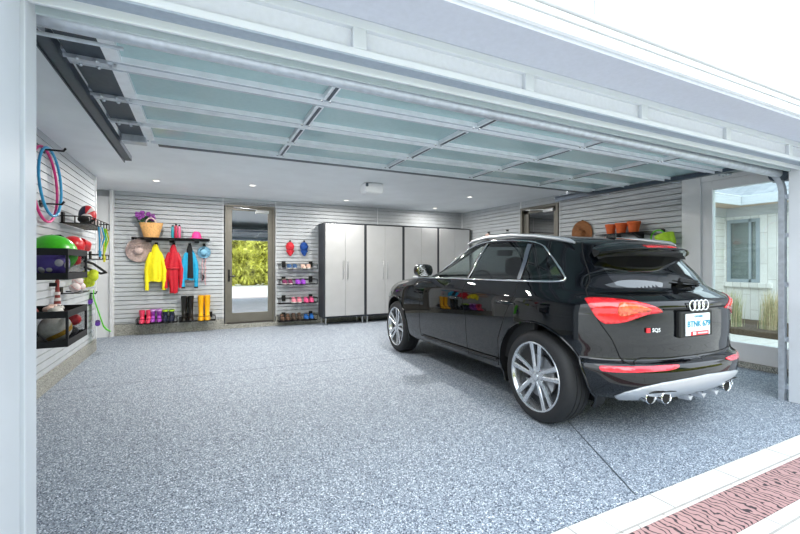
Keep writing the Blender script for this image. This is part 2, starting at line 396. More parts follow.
# ------------------------------------------------------------------ open garage door
mat('rail_shaded', '#adb5bf', .4, metal=.15, vary=.03, scale=10)  # darker aluminium: shade on the rail undersides put into the colour
def dz(y): return 2.205 + (y - 1.84) * .03
gd = thing('garage_door', 'open sectional garage door of frosted glass panels in aluminium frames below the ceiling', 'garage door', (2.2, 1.84, 2.19))
GX0, GX1 = -.36, 4.80
st = [GX0, .65, 1.72, 2.77, 3.79, GX1]
rows = [1.86, 2.345, 2.85, 3.34, 3.84]
for i in range(4):
    ya, yb = rows[i], rows[i + 1]; za, zb = dz(ya), dz(yb)
    fr = MB()
    def rail(yc, wd, th, m=0):
        z = dz(yc); fr.box(GX0 - .2, GX1 + .1, yc - wd / 2, yc + wd / 2, z - th, z + .01, m)
    rail(ya + .045, .075, .030, 1); rail(yb - .04, .06, .030, 1)
    for yc in ((ya + .008, yb - .075) if i else (yb - .075,)): fr.box(GX0 - .02, GX1 + .02, yc - .004, yc + .004, dz(yc) - .046, dz(yc) - .004, 0)
    fr.box(GX0, GX1, yb - .012, yb - .004, zb - .055, zb - .03)
    for k, x in enumerate(st):
        wd = .05 if 0 < k < 5 else .06
        fr.box(x - wd / 2, x + wd / 2, ya + .08, yb - .07, dz((ya + yb) / 2) - .04, dz((ya + yb) / 2) + .008)
    sec = fr.build('door_section', ['aluminium', 'rail_shaded'], gd, bevel=.002)
    g = MB()
    for k in range(5):
        g.add([(st[k] + .02, ya + .07, dz(ya) - .008), (st[k + 1] - .02, ya + .07, dz(ya) - .008), (st[k + 1] - .02, yb - .06, dz(yb) - .008), (st[k] + .02, yb - .06, dz(yb) - .008)], [(0, 1, 2, 3)])
    for k in range(5):
        q = MB(); q.box(st[k] + .02, st[k + 1] - .02, ya + .06, yb - .05, dz((ya + yb) / 2) - .012, dz((ya + yb) / 2) - .004)
        q.build('glass_panel', 'frosted_glass', sec)
    # dark channels of the centre stiles
    q = MB()
    for x in st[1:5]: q.box(x - .006, x + .012, ya + .09, yb - .075, dz((ya + yb) / 2) - .043, dz((ya + yb) / 2) - .038)
    q.build('stile_channel', 'track_metal', sec)
    # hinge plates with bolt heads at every stile
    q = MB()
    for x in st[1:5]:
        for dx in (-.025, .025): q.ball((x + dx, yb - .04, zb - .038), .011, nu=10, nv=6)
    q.build('bolt_heads', 'chrome', sec, smooth=40)
    # dark end plates, hinges and rollers
    for s, xe in ((-1, GX0 - .03), (1, GX1 + .03)):
        p = MB(); xa, xb = sorted((xe, xe + s * .15))
        p.box(xa, xb, ya + .01, yb - .005, dz((ya + yb) / 2) - .03, dz((ya + yb) / 2) - .01)
        p.build('end_plate', 'charcoal_metal', sec, bevel=.002)
        hg = MB()
        for yy in (yb - .03,):
            z = dz(yy) - .05
            hg.box(xa - .0, xb + .0, yy - .022, yy + .022, z - .004, z + .03)
            hg.tube([(xe - .02 * s, yy, z + .012), (xe + s * .17, yy, z + .012)], .010, 8)
            for q_ in (.04, .11): hg.ball((xe + s * q_, yy - .03, z - .004), .010, nu=8, nv=6); hg.ball((xe + s * q_, yy + .035, z - .004), .010, nu=8, nv=6)
        hg.build('roller_hinge', 'galvanised', sec, smooth=40)
fr = MB(); fr.box(GX0 + .05, GX1 - .05, 3.84, 3.90, dz(3.87) - .06, dz(3.87) - .01)
fr.build('edge_strip', 'track_metal', gd, bevel=.004)
fr = MB()
for x in (.65, 1.72, 2.77, 3.79): fr.prism([(-.09, 0), (.09, 0), (.02, .07), (-.02, .07)], (x, 1.935, dz(1.9) - .038), (1, 0, 0), (0, 1, 0), (0, 0, -.012))
fr.build('stile_bracket', 'aluminium', gd, bevel=.002)
fr = MB()
for x, y in ((-.47, 3.70), (4.88, 3.70)): fr.box(x - .07, x + .09, y, y + .1, dz(y) - .085, dz(y) - .02)
fr.build('top_bracket', 'galvanised', gd, bevel=.004)

def track(nm, label, xt, s):
    t = thing(nm, label, 'door track', (xt, 1.8, 0), None)
    b = MB()
    b.box(xt - .026, xt + .026, 2.08, 4.36, 2.165, 2.17); b.box(xt - s * .026 - .003, xt - s * .026 + .003, 2.08, 4.36, 2.165, 2.21); b.box(xt + s * .026 - .003, xt + s * .026 + .003, 2.08, 4.36, 2.165, 2.22)
    b.build('horizontal_track', 'track_metal', t)
    b = MB(); b.box(xt + s * .045 - .004, xt + s * .045 + .004, 2.05, 4.5, 2.175, 2.25); b.box(xt + s * .045 - .035, xt + s * .045 + .035, 2.05, 4.5, 2.245, 2.253)
    b.build('angle_iron', 'track_metal', t)
    b = MB(); rg = []
    for k in range(11):
        a = pi / 2 * k / 10; rg.append((1.80 + .28 * (1 - cos(a)), 1.89 + .28 * sin(a)))
    path = [(1.80, 0.0), (1.80, 1.0)] + rg
    def ring(y, z, a):
        n = (cos(a), -sin(a)) if False else None
        return None
    P = [Vector((xt, y, z)) for y, z in path]
    prof = [(-.028, -.02), (.028, -.02), (.028, .022), (.022, .022), (.022, -.013), (-.022, -.013), (-.022, .022), (-.028, .022)]
    R_ = []
    for i, p in enumerate(P):
        tg = (P[min(i + 1, len(P) - 1)] - P[max(i - 1, 0)]).normalized(); nn = Vector((1, 0, 0)).cross(tg)
        R_.append([p + Vector((1, 0, 0)) * q[0] - nn * q[1] for q in prof])
    b.rings(R_, True, True, True)
    b.build('vertical_track', 'galvanised', t, smooth=30)
    for z in (.12, .55, 1.05, 1.5, 1.85):
        MB().box(min(xt, xt + s * .05), max(xt, xt + s * .05), 1.745, 1.80, z - .02, z + .02).build('track_bracket', 'galvanised', t)
    b = MB(); 
    for yy in (4.25,): b.box(xt + s * .045 - .015, xt + s * .045 + .015, yy, yy + .03, 2.245, ZC); 
    b.build('hanger_strap', 'galvanised', t)
    return t
track('door_track', 'grey metal overhead track of the garage door along the left side', -.585, -1)
track('door_track', 'grey metal curved track of the garage door at the right jamb', 4.775, 1)
b = MB().tube([(X0 - .15, 1.83, 2.106), (X1 + .12, 1.83, 2.064)], .036, 24)
sh = thing('torsion_shaft', 'long galvanised torsion spring tube across the top of the garage opening', 'torsion tube', (2.1, 1.83, 2.06))
b.build('spring_tube', 'galvanised', sh, smooth=40)
for x in (X0 - .13, X1 + .1): MB().box(x - .01, x + .01, 1.752, 1.90, 2.0, 2.2).build('bearing_bracket', 'galvanised', sh)
for x in (X0 - .13, X1 + .04):
    MB().lathe([(.03, -.03), (.075, -.03), (.075, -.02), (.06, -.015), (.06, .015), (.075, .02), (.075, .03), (.03, .03)], (x, 1.83, 2.07), (1, 0, 0), 24).build('cable_drum', 'charcoal_metal', sh, smooth=40)
MB().tube([(X0 - .2, 1.80, 2.03), (-.27, 1.90, 2.075)], .008, 6).build('lift_cable', 'galvanised', sh)
# ------------------------------------------------------------------ tall cabinets along the back wall
mat('cabinet_silver', '#c2c3c4', .38, metal=.25, vary=.02, scale=4)
mat('cabinet_dark', '#3d4147', .5, metal=.2, vary=.04)
CY = 8.02; cx = [2.222, 3.116, 4.009, 4.903, 5.80]
place = ['leftmost tall silver two-door cabinet beside the shoe racks', 'second tall silver cabinet from the left, lower corner behind the car front wheel',
         'third tall silver cabinet from the left, cut off below by the car bonnet', 'rightmost tall silver cabinet, against the right wall and half hidden by the car windows']
for i in range(4):
    xa, xb = cx[i] + .004, cx[i + 1] - .004
    t = thing('storage_cabinet', place[i], 'cabinet', ((xa + xb) / 2, 8.23, 0), 'silver cabinets along the back wall')
    b = MB()
    b.box(xa, xa + .03, CY, 8.438, .14, 2.075); b.box(xb - .03, xb, CY, 8.438, .14, 2.075); b.box(xa + .03, xb - .03, CY, 8.438, 2.05, 2.075); b.box(xa + .03, xb - .03, CY, 8.438, .14, .172); b.box(xa + .03, xb - .03, 8.42, 8.438, .172, 2.05)
    b.build('carcass', 'cabinet_dark', t, bevel=.002)
    mx = (xa + xb) / 2
    for k in (0, 1):
        a, c = (xa + .028, mx - .002) if k == 0 else (mx + .002, xb - .028)
        d = MB().box(a, c, CY - .022, CY - .002, .178, 2.05).build('cabinet_door', 'cabinet_silver', t, bevel=.003)
        hxp = mx - .05 if k == 0 else mx + .05
        MB().tube([(hxp, CY - .024, .93), (hxp, CY - .055, .935), (hxp, CY - .055, 1.285), (hxp, CY - .024, 1.29)], .008, 8).build('bar_handle', 'brushed', d, smooth=50)
    for x in (xa + .05, xb - .05):
        for y in (CY + .03, 8.38):
            MB().lathe([(.014, .142), (.014, .012), (.024, .01), (.024, 0)], (x, y, 0), (0, 0, 1), 14, cap1=True).build('foot', 'brushed', t, smooth=40)

# ------------------------------------------------------------------ back wall: racks, coats, hats, boots, shoes
mat('wicker', '#d8a567', .75, vary=.22, scale=60, bump=.5, bscale=90)
mat('petal', '#8a3f96', .6, vary=.3, scale=30)
mat('leaf_dark', '#2f4a34', .7, vary=.2)
mat('teal_plastic', '#2d8d9c', .3, vary=.05); mat('crimson_plastic', '#b42a4a', .3, vary=.05); mat('pink_plastic', '#d9608a', .3, vary=.05)
mat('hot_pink', '#ec3a90', .6, vary=.08); mat('straw_pink', '#cdb6b0', .8, vary=.16, scale=50, bump=.3)
mat('yellow_cloth', '#f0e010', .6, vary=.05, bump=.06, bscale=60); mat('red_cloth', '#c4182c', .45, vary=.08, bump=.06, bscale=60)
mat('blue_cloth', '#1aa3cf', .6, vary=.06, bump=.06, bscale=60); mat('black_cloth', '#131416', .8, vary=.1)
mat('light_blue_hat', '#7fb4cf', .75, vary=.1, scale=60, bump=.2)
mat('coral_rubber', '#ee4668', .35, vary=.06); mat('purple_rubber', '#a548b8', .35, vary=.15, scale=60); mat('lilac', '#d9a6e4', .4, vary=.05)
mat('navy_rubber', '#1b2440', .5, vary=.1); mat('lime', '#b6e030', .5, vary=.05); mat('black_leather', '#15130f', .3, vary=.1); mat('tan_lining', '#b98a6a', .7, vary=.1)
mat('yellow_rubber', '#f3b411', .35, vary=.05); mat('red_cap', '#d62a3a', .7, vary=.06); mat('blue_cap', '#154a9a', .7, vary=.06)
mat('slate_blue', '#3a5e8a', .6, vary=.1); mat('peach', '#e6c4b4', .6, vary=.08); mat('plum', '#7a2a58', .6, vary=.15, scale=80); mat('violet', '#a84fd2', .5, vary=.06)
mat('rose', '#e8899a', .6, vary=.15, scale=80); mat('bright_pink', '#ee5f96', .5, vary=.06); mat('brown_leather', '#5f4534', .6, vary=.15); mat('dark_brown', '#46362c', .6, vary=.15); mat('blue_shoe', '#1c66b4', .5, vary=.08)
mat('sole_white', '#e9e6e0', .6, vary=.03); mat('sole_dark', '#222325', .7, vary=.05); mat('inside_dark', '#1c1a1b', .9, vary=.05)
mat('beads', '#d8a4a8', .5, vary=.3, scale=60)

# long black shelf rack
t = thing('wall_rack', 'long black wire shelf on the back wall carrying the basket and bottles', 'shelf', (-.45, 8.3, 1.66))
RX0, RX1, RY, RZ_ = -1.05, .15, 8.16, 1.655
b = MB(); b.box(RX0, RX1, RY, RY + .012, RZ_ + .034, RZ_ + .041); b.box(RX0, RX1, RY, RY + .012, RZ_ - .004, RZ_ + .006); b.box(RX0, RX0 + .012, RY, 8.43, RZ_ + .0, RZ_ + .04); b.box(RX1 - .012, RX1, RY, 8.43, RZ_, RZ_ + .04)
b.box(RX0, RX1, 8.425, 8.437, RZ_, RZ_ + .04)
b.build('rack_frame', 'black_metal', t)
b = MB()
for k in range(9): y = RY + .02 + k * .03; b.box(RX0, RX1, y - .004, y + .004, RZ_ + .034, RZ_ + .0405)
b.build('rack_bars', 'black_metal', t)
for x in (-.82, -.46, -.06):
    MB().prism([(0, 0), (.27, 0), (.27, .02), (.03, -.05), (0, -.05)], (x - .04, 8.437, RZ_ + .018), (0, -1, 0), (0, 0, 1), (.08, 0, 0)).build('rack_bracket', 'black_metal', t)
SH = RZ_ + .041
# basket with flowers
t = thing('wicker_basket', 'woven straw shopping basket with two loop handles on the wall shelf', 'basket', (-.77, 8.28, SH))
rg = []
for k in range(9):
    u = k / 8; rg.append([(-.77 + (.115 + .065 * u + .006 * (k % 2)) * cos(a), 8.28 + (.075 + .03 * u) * sin(a), SH + .02 + .235 * u) for a in [2 * pi * j / 36 for j in range(36)]])
rg += [[(-.77 + (p[0] + .77) * .94, 8.28 + (p[1] - 8.28) * .9, p[2] - .012) for p in rg[-1]], [(-.77 + (p[0] + .77) * .9, 8.28 + (p[1] - 8.28) * .86, p[2] - .09) for p in rg[-1]]]
rg.insert(0, [(-.77 + (p[0] + .77) * .96, 8.28 + (p[1] - 8.28) * .96, SH) for p in rg[0]])
MB().rings(rg).build('basket_body', 'wicker', t, smooth=60)
for yy in (8.185, 8.375):
    MB().tube([(-.77 + .07 * cos(a), yy + (8.28 - yy) * .3 * sin(a), SH + .25 + .085 * sin(a)) for a in [pi * j / 14 for j in range(15)]], .011, 8).build('basket_handle', 'straw_pink', t, smooth=60)
t = thing('flower_bunch', 'bunch of purple flowers standing in the straw basket', 'flowers', (-.87, 8.29, SH + .2))
rnd = random.Random(3); q = MB(); q2 = MB()
for k in range(26):
    a, u = rnd.uniform(0, 2 * pi), rnd.uniform(0, 1); x, y, z = -.90 + .19 * u * cos(a), 8.29 + .07 * u * sin(a), SH + .33 + .08 * (1 - u * u) + rnd.uniform(-.05, .04)
    q2.tube([(-.85 + (x + .85) * .25, 8.29, SH + .20), (x, y, z)], .005, 5)
    for j in range(6):
        an = 2 * pi * j / 6; q.ball((x + .020 * cos(an), y - .01 + .012 * sin(an * 2), z + .018 * sin(an)), .015, .008, .013, 7, 5)
    for j in range(2):
        an = rnd.uniform(0, 6.28); c = Vector((x * .8 - .87 * .2 + .03 * cos(an), y, z - .055)); w_ = Vector((.03 * cos(an), .01, .03 * sin(an))); v_ = Vector((-.012 * sin(an), .008, .012 * cos(an)))
        q2.add([c - w_, c + v_, c + w_, c - v_], [(0, 1, 2, 3)])
q.build('blossoms', 'petal', t, smooth=60); q2.build('stems_and_leaves', 'leaf_dark', t)
# bottles
def bottle(x, y, h, r_, m, label):
    t = thing('water_bottle', label, 'bottle', (x, y, SH), 'bottles on the wall shelf')
    MB().lathe([(r_ * .9, 0), (r_, .01), (r_, h * .78), (r_ * .85, h * .84), (r_ * .6, h * .88)], (x, y, SH), n=18, cap0=True, cap1=True).build('bottle_body', m, t, smooth=50)
    MB().lathe([(r_ * .66, h * .87), (r_ * .66, h * .97), (r_ * .3, h * .98), (r_ * .3, h)], (x, y, SH), n=16, cap0=True, cap1=True).build('bottle_cap', 'black_rubber', t, smooth=50)
bottle(-.445, 8.27, .235, .024, 'teal_plastic', 'teal drinking bottle, left one of the three on the shelf')
bottle(-.392, 8.26, .26, .026, 'crimson_plastic', 'tall crimson drinking bottle in the middle of the three on the shelf')
bottle(-.338, 8.28, .245, .022, 'pink_plastic', 'pink drinking bottle, right one of the three on the shelf')
# pink hat on the shelf
t = thing('pink_hat', 'bright pink brimmed hat lying on the right end of the shelf', 'hat', (-.065, 8.27, SH))
MB().lathe([(.078, .012), (.076, .06), (.062, .105), (.035, .125), (.0, .128)], (-.065, 8.27, SH), n=28).build('crown', 'hot_pink', t, smooth=60)
MB().lathe([(.078, .014), (.11, .008), (.115, .0), (.108, .002), (.07, .004)], (-.065, 8.27, SH), n=28).build('brim', 'hot_pink', t, smooth=60)

def hook(x, z, label):
    t = thing('wall_hook', label, 'hook', (x, 8.44, z), 'coat hooks under the shelf')
    b = MB(); b.box(x - .022, x + .022, 8.425, 8.438, z - .02, z + .05); b.tube([(x, 8.43, z + .02), (x, 8.385, z + .0), (x, 8.365, z + .01), (x, 8.36, z + .04)], .008, 6)
    b.build('hook_body', 'black_metal', t, smooth=40); return t
def flathat(name, label, x, z, rb, rc, m, band=None, sag=.0):
    t = thing(name, label, 'hat', (x, 8.43, z))
    n = 36
    rg = []
    for k, (r_, h_) in enumerate(((rc * .9, .004), (rb * .97, .006), (rb, .014), (rb * .97, .022), (rc * 1.1, .022), (rc, .03), (rc * .96, .075), (rc * .8, .10), (rc * .4, .112), (.004, .114))):
        rg.append([(x + r_ * cos(a), 8.425 - h_ - (.012 * sin(3 * a + x * 5) * (r_ / rb) if k in (1, 2, 3) else 0), z + r_ * sin(a)) for a in [2 * pi * j / n for j in range(n)]])
    MB().rings(rg[:5], True, True, False).build('brim', m, t, smooth=60)
    MB().rings(rg[4:], True, False, True).build('crown', m, t, smooth=60)
    if band: MB().rings([[(x + (rc + .004) * cos(a), 8.425 - hh, z + (rc + .004) * sin(a)) for a in [2 * pi * j / n for j in range(n)]] for hh in (.03, .048)], True, False, False).build('hat_band', band, t, smooth=60)
    return t
flathat('sun_hat', 'wide pale straw sun hat hanging flat on the back wall left of the yellow coat', -.965, 1.475, .205, .075, 'straw_pink')
flathat('bucket_hat', 'light blue brimmed hat hanging on the back wall right of the coats', .06, 1.455, .112, .066, 'light_blue_hat', 'slate_blue')
t = thing('bead_string', 'pink and black bead strings hanging below the light blue hat', 'beads', (.06, 8.4, 1.34))
MB().tube([(.06, 8.456, 1.345), (.06, 8.40, 1.345), (.02, 8.415, 1.34), (.09, 8.415, 1.34)], .005, 6).build('bead_hook', 'black_metal', t)
for dx, l, mm in ((-.03, .44, 'beads'), (.02, .52, 'beads'), (-.02, .42, 'black_rubber')):
    q = MB(); nb = int(l / .022)
    for k in range(nb):
        if mm == 'black_rubber' and k < nb * .72: continue
        q.ball((.06 + dx + .006 * sin(k * .9), 8.415, 1.34 - k * .022), .0105 if mm == 'beads' else .016, nu=8, nv=6)
    q.build('bead_strand', mm, t, smooth=60)

def coat(name, label, x, ztop, hem, slv, wd, m, accent=None, sl=(1, 1), hood=True, flare=1.0):
    """a coat hung by its collar: folded body, hood, two sleeves"""
    t = thing(name, label, 'coat', (x, 8.42, ztop))
    yc = 8.355
    def bd(u, v):
        a = 2 * pi * u; h = ztop - .03 - (ztop - .03 - hem) * v
        prof = [(.0, .035), (.08, .065), (.22, .105), (.45, .118), (1.0, .125 * flare)]
        k = 0
        while k < len(prof) - 2 and prof[k + 1][0] < v: k += 1
        (v0, w0), (v1, w1) = prof[k], prof[k + 1]; tt = (v - v0) / (v1 - v0); tt = tt * tt * (3 - 2 * tt); w_ = (w0 + (w1 - w0) * tt) * wd
        rp = 1 + (.05 + .12 * v) * sin(7 * a + 2.5 * v + x * 9)
        return (x + w_ * cos(a) + .008 * sin(9 * v), yc + (.040 + .012 * v) * sin(a) * rp - .012 * (1 - v), h - .012 * sin(4 * a) * v)
    q = MB(); q.grid(bd, 60, 26); body_ = q.build('coat_body', m, t, smooth=60)
    if hood:
        q = MB(); q.rings([[(x + r_ * cos(a), yc - .03 + .035 * sin(a) * (.6 + .4 * k / 3), z_ + .012 * cos(a) ** 2) for a in [2 * pi * j / 20 for j in range(20)]] for k, (r_, z_) in enumerate(((.066 * wd, ztop - .13), (.062 * wd, ztop - .07), (.045 * wd, ztop - .02), (.02, ztop + .01)))])
        q.build('hood', accent or m, body_, smooth=60)
    for s, l in zip((-1, 1), sl):
        q = MB(); P = []
        for k in range(13):
            u = k / 12; P.append((x + s * wd * (.075 + .085 * min(1, u * 2.2) ** .8 - .018 * u), yc - .015 + .012 * sin(5 * u + s), ztop - .12 - (ztop - .12 - slv * l - hem * 0) * u))
        q.tube(P, .04, 12, rr=[.020 + .022 * min(1, k / 3) - .012 * k / 12 + .0035 * sin(k * 2.3) for k in range(13)])
        o = q.build('sleeve', m, t, smooth=60)
        MB().tube([Vector(P[-1]) + Vector((0, 0, .004)), Vector(P[-1]) - Vector((0, 0, .022))], .033, 12).build('cuff', accent or m, o, smooth=60)
    return t, body_
coat('yellow_coat', 'bright yellow raincoat hanging from the first hook under the shelf', -.712, 1.565, .93, .80, .9, 'yellow_cloth')
c_, b_ = coat('red_coat', 'red raincoat with long hem hanging between the yellow and blue coats', -.437, 1.565, .72, .83, .84, 'red_cloth', flare=.62)
MB().tube([(-.435 + .105 * cos(a), 8.35 + .058 * sin(a), 1.16) for a in [2 * pi * j / 24 for j in range(24)]], .014, 8, True).build('belt', 'red_cloth', b_, smooth=60)
c_, b_ = coat('blue_jacket', 'blue jacket with black front panel hanging on the third hook', -.178, 1.565, .95, .82, .74, 'blue_cloth', 'black_cloth')
MB().grid(lambda u, v: (-.165 + (u - .5) * (.07 + .03 * v), 8.30 - .012 * sin(pi * u), 1.50 - .52 * v), 6, 10).build('front_panel', 'black_cloth', b_, smooth=60)
for x, wh in ((-.705, 'behind the yellow coat collar'), (-.435, 'behind the red coat collar'), (-.18, 'behind the blue jacket collar'), (.06, 'above the light blue hat')):
    hook(x, 1.57, 'small black coat hook ' + wh)

def wire_rack(x0, x1, z, dep, label, group, h=.085, name='shoe_rack'):
    t = thing(name, label, 'rack', ((x0 + x1) / 2, 8.44, z), group)
    yf = 8.437 - dep; q = MB(); r_ = .0062
    for zz in (z, z + h):
        q.tube([(x0, 8.43, zz), (x0, yf, zz), (x1, yf, zz), (x1, 8.43, zz)], r_, 6)
    q.tube([(x0, 8.425, z + h), (x1, 8.425, z + h)], r_, 6)
    for x in (x0, x1, x0 + (x1 - x0) * .03): q.tube([(x, yf, z), (x, yf, z + h)], r_, 6)
    q.build('wire_frame', 'black_metal', t, smooth=60)
    q = MB()
    for k in range(int(dep / .028)):
        y = yf + .014 + k * .028; q.tube([(x0, y, z), (x1, y, z)], .0035, 5)
    q.build('rack_floor', 'black_metal', t, smooth=60)
    for x in (x0 + .09, x1 - .12):
        MB().box(x, x + .075, 8.415, 8.437, z + .035, z + h + .055).build('rack_bracket', 'black_metal', t, bevel=.003)
    return t
def footwear(name, label, group, x, y, z, up, m, sole, cuff=None, ln=.20, wd=.072, lean=0, inside='inside_dark', yaw=0.0, heel=.0):
    """boot or shoe with its toe towards the room (-y): upper sliced in level rings, sole, dark opening"""
    t = thing(name, label, 'boot' if up > .13 else 'shoe', (x, y, z), group)
    cs, sn = cos(yaw), sin(yaw)
    def tr(px, py, pz): return (x + px * cs - py * sn, y + px * sn + py * cs, z + pz)
    def ell(zz, y0, y1, w_, n=20):
        c = (y0 + y1) / 2; l = (y1 - y0) / 2
        return [tr(w_ * cos(a) * (1 - .15 * (sin(a) > 0) * sin(a)), c + l * sin(a), zz) for a in [2 * pi * j / n for j in range(n)]]
    h2 = wd / 2; bk = ln * .42; fr_ = bk - ln
    lv = [(.012, fr_, bk, h2), (.03, fr_ + .002, bk, h2 * 1.02), (.055, fr_ + .025, bk - .004, h2 * .95), (.075, fr_ + .075, bk - .006, h2 * .85)]
    if up <= .13: lv += [(up * .92, fr_ + .105, bk - .004, h2 * .72), (up, fr_ + .118, bk - .002, h2 * .70)]
    else:
        lv += [(.10, fr_ + .098, bk - .008, h2 * .80), (.13, bk - .105, bk - .008, h2 * .80), (up * .6, bk - .115, bk + .0, h2 * .92), (up - .02, bk - .128, bk + .006, h2 * 1.05), (up, bk - .13, bk + .007, h2 * 1.07)]
    rg = [ell(*q) for q in lv]
    last = lv[-1]
    rg += [ell(up - .004, last[1] + .008, last[2] - .008, last[3] * .86)]
    upm = MB().rings(rg, True, True, False).build('upper', m, t, smooth=60)
    MB().rings([ell(up - .012 if up <= .13 else up - .02, last[1] + .006, last[2] - .006, last[3] * .88), ell(up - .0125 if up <= .13 else up - .0205, last[1] + .006, last[2] - .006, last[3] * .88)]).build('lining', inside, upm)
    MB().rings([ell(0, fr_ - .003, bk + .003, h2 * 1.04), ell(.016, fr_ - .004, bk + .004, h2 * 1.06)]).build('sole', sole, t, smooth=40)
    if cuff:
        q0 = lv[-2]; q1 = lv[-1]
        MB().rings([ell(q1[0] - (.03 if up > .13 else .015), q0[1] - .002, q0[2] + .002, q0[3] * 1.05), ell(q1[0] + .001, q1[1] - .003, q1[2] + .003, q1[3] * 1.05)], True, False, False).build('cuff', cuff, t, smooth=50)
    return t
wire_rack(-.985, -.375, .205, .24, 'left black wire boot rack near the floor under the yellow coat', 'boot racks near the floor', name='boot_rack')
wire_rack(-.335, .245, .205, .24, 'right black wire boot rack near the floor beside the glazed door', 'boot racks near the floor', name='boot_rack')
ZB = .214
for g, x, mm, cf, up, nm, kind in (('coral pink wellington boots', -.885, 'coral_rubber', None, .215, 'coral pink wellington boot', 'boot'), ('purple patterned boots', -.725, 'purple_rubber', 'lilac', .225, 'purple patterned boot', 'boot'), ('dark boots with lime tops', -.535, 'navy_rubber', 'lime', .21, 'dark ankle boot with lime green top', 'boot'),
                       ('tall black riding boots', -.235, 'black_leather', None, .44, 'tall black boot with tan lining', 'boot'), ('tall yellow wellington boots', .04, 'yellow_rubber', None, .445, 'tall yellow wellington boot', 'boot')):
    dx = .10 if up < .3 else .108
    for k, sd in enumerate(('left', 'right')):
        footwear('boot', nm + ', ' + sd + ' one of its pair near the floor', g, x + (k * dx - dx * .5 + .02), 8.325, ZB, up, mm, 'sole_dark' if 'yellow' not in nm and 'coral' not in nm else mm, cf, .20 if up < .3 else .25, .085 if up < .3 else .098, inside='tan_lining' if 'black' in nm else 'inside_dark')
# caps
def cap(x, z, m, label):
    t = thing('baseball_hat', label, 'cap', (x, 8.43, z), 'caps above the shoe racks')
    rg = []
    for k in range(8):
        u = k / 7; rr = .082 * cos(u * pi / 2 * .97)
        rg.append([(x + rr * cos(a), 8.43 - .115 * sin(u * pi / 2), z + rr * 1.25 * sin(a)) for a in [2 * pi * j / 28 for j in range(28)]])
    MB().rings(rg).build('crown', m, t, smooth=60)
    q = MB(); q.grid(lambda u, v: (x + .085 * (2 * u - 1) * (1 - .35 * v * v), 8.425 - .03 - .055 * sin(pi * u) + .03 * v, z - .075 - .115 * v * sin(pi * min(max(u, .02), .98)) ** .45), 16, 6)
    q.build('peak', m, t, smooth=60).modifiers.new('solid', 'SOLIDIFY').thickness = .006
    MB().box(x - .012, x + .012, 8.40, 8.437, z + .085, z + .135).build('hook', 'black_metal', t)
    MB().ball((x, 8.313, z + .0), .010, .006, .010, 8, 6).build('button', m, t, smooth=60)
cap(1.636, 1.585, 'red_cap', 'red baseball cap hanging to the right of the glazed door')
cap(1.92, 1.59, 'blue_cap', 'blue baseball cap hanging above the top shoe rack')
SZ = [1.135, .825, .45, .10]
for k, wh in enumerate(('top one', 'second from the top', 'third from the top', 'lowest one')):
    wire_rack(1.38, 2.14, SZ[k], .23, 'black wire shoe rack beside the cabinets, ' + wh + ' of four', 'shoe racks beside the cabinets', .105)
PA = [(0, 1.66, 'slate_blue', 'sole_white', 'navy_rubber', 'blue and navy sneaker', 'top'), (0, 1.94, 'peach', 'sole_white', None, 'pale peach shoe', 'top'),
      (1, 1.57, 'plum', 'sole_white', 'peach', 'plum and white sneaker', 'second'), (1, 1.83, 'violet', 'violet', None, 'violet clog', 'second'),
      (2, 1.75, 'rose', 'sole_white', 'bright_pink', 'rose patterned slipper', 'third'), (2, 2.0, 'bright_pink', 'bright_pink', None, 'bright pink clog', 'third'),
      (3, 1.52, 'brown_leather', 'sole_dark', 'dark_brown', 'brown leather ankle shoe', 'lowest'), (3, 1.75, 'dark_brown', 'sole_dark', 'brown_leather', 'dark brown walking shoe', 'lowest'), (3, 2.0, 'blue_shoe', 'sole_dark', None, 'blue slip-on shoe', 'lowest')]
for k, x, mm, so_, cf, nm, rk in PA:
    for j, sd in enumerate(('left', 'right')):
        footwear('shoe', nm + ', ' + sd + ' one of its pair on the ' + rk + ' shoe rack', 'shoes on the wire racks', x + (j - .5) * .112, 8.345, SZ[k] + .010, .125 if k == 3 and x < 1.9 else .10, mm, so_, cf, .205, .092, yaw=(j - .5) * -.12)

# ------------------------------------------------------------------ left wall
mat('hoop_blue', '#2fa3d8', .35, vary=.04); mat('hoop_pink', '#e83a8c', .35, vary=.04)
mat('lime_ball', '#45c41c', .3, vary=.05); mat('purple_ball', '#6450b4', .45, vary=.08); mat('grey_mark', '#d2d0de', .5, vary=.03)
mat('bin_fabric', '#1b1c1f', .85, vary=.15, scale=60)
m = bpy.data.materials.new('bin_mesh'); m.use_nodes = True; nt = m.node_tree; nt.nodes.remove(nt.nodes['Principled BSDF'])
_t = nt.nodes.new('ShaderNodeBsdfTransparent'); _d = nt.nodes.new('ShaderNodeBsdfDiffuse'); _d.inputs['Color'].default_value = hx('#2a2b30'); _x = nt.nodes.new('ShaderNodeMixShader'); _x.inputs[0].default_value = .2
nt.links.new(_t.outputs[0], _x.inputs[1]); nt.links.new(_d.outputs[0], _x.inputs[2]); nt.links.new(_x.outputs[0], nt.nodes['Material Output'].inputs['Surface']); M['bin_mesh'] = m
mat('red_gloss', '#d8202a', .3, vary=.06); mat('tennis_yellow', '#c6d62a', .8, vary=.08, scale=60); mat('ball_white', '#e2d6d4', .6, vary=.05)
mat('skate_green', '#58c91e', .4, vary=.05); mat('wheel_purple', '#6a3aa8', .4, vary=.05); mat('lanyard_blue', '#3ba0d0', .6, vary=.08); mat('lanyard_yellow', '#d8d23a', .6, vary=.2, scale=40)
mat('leather_ball', '#d4d2cc', .5, vary=.08); mat('ochre', '#c89a20', .5, vary=.1); mat('maroon', '#8a3a34', .7, vary=.15); mat('striped_dark', '#2a2024', .6, vary=.1)
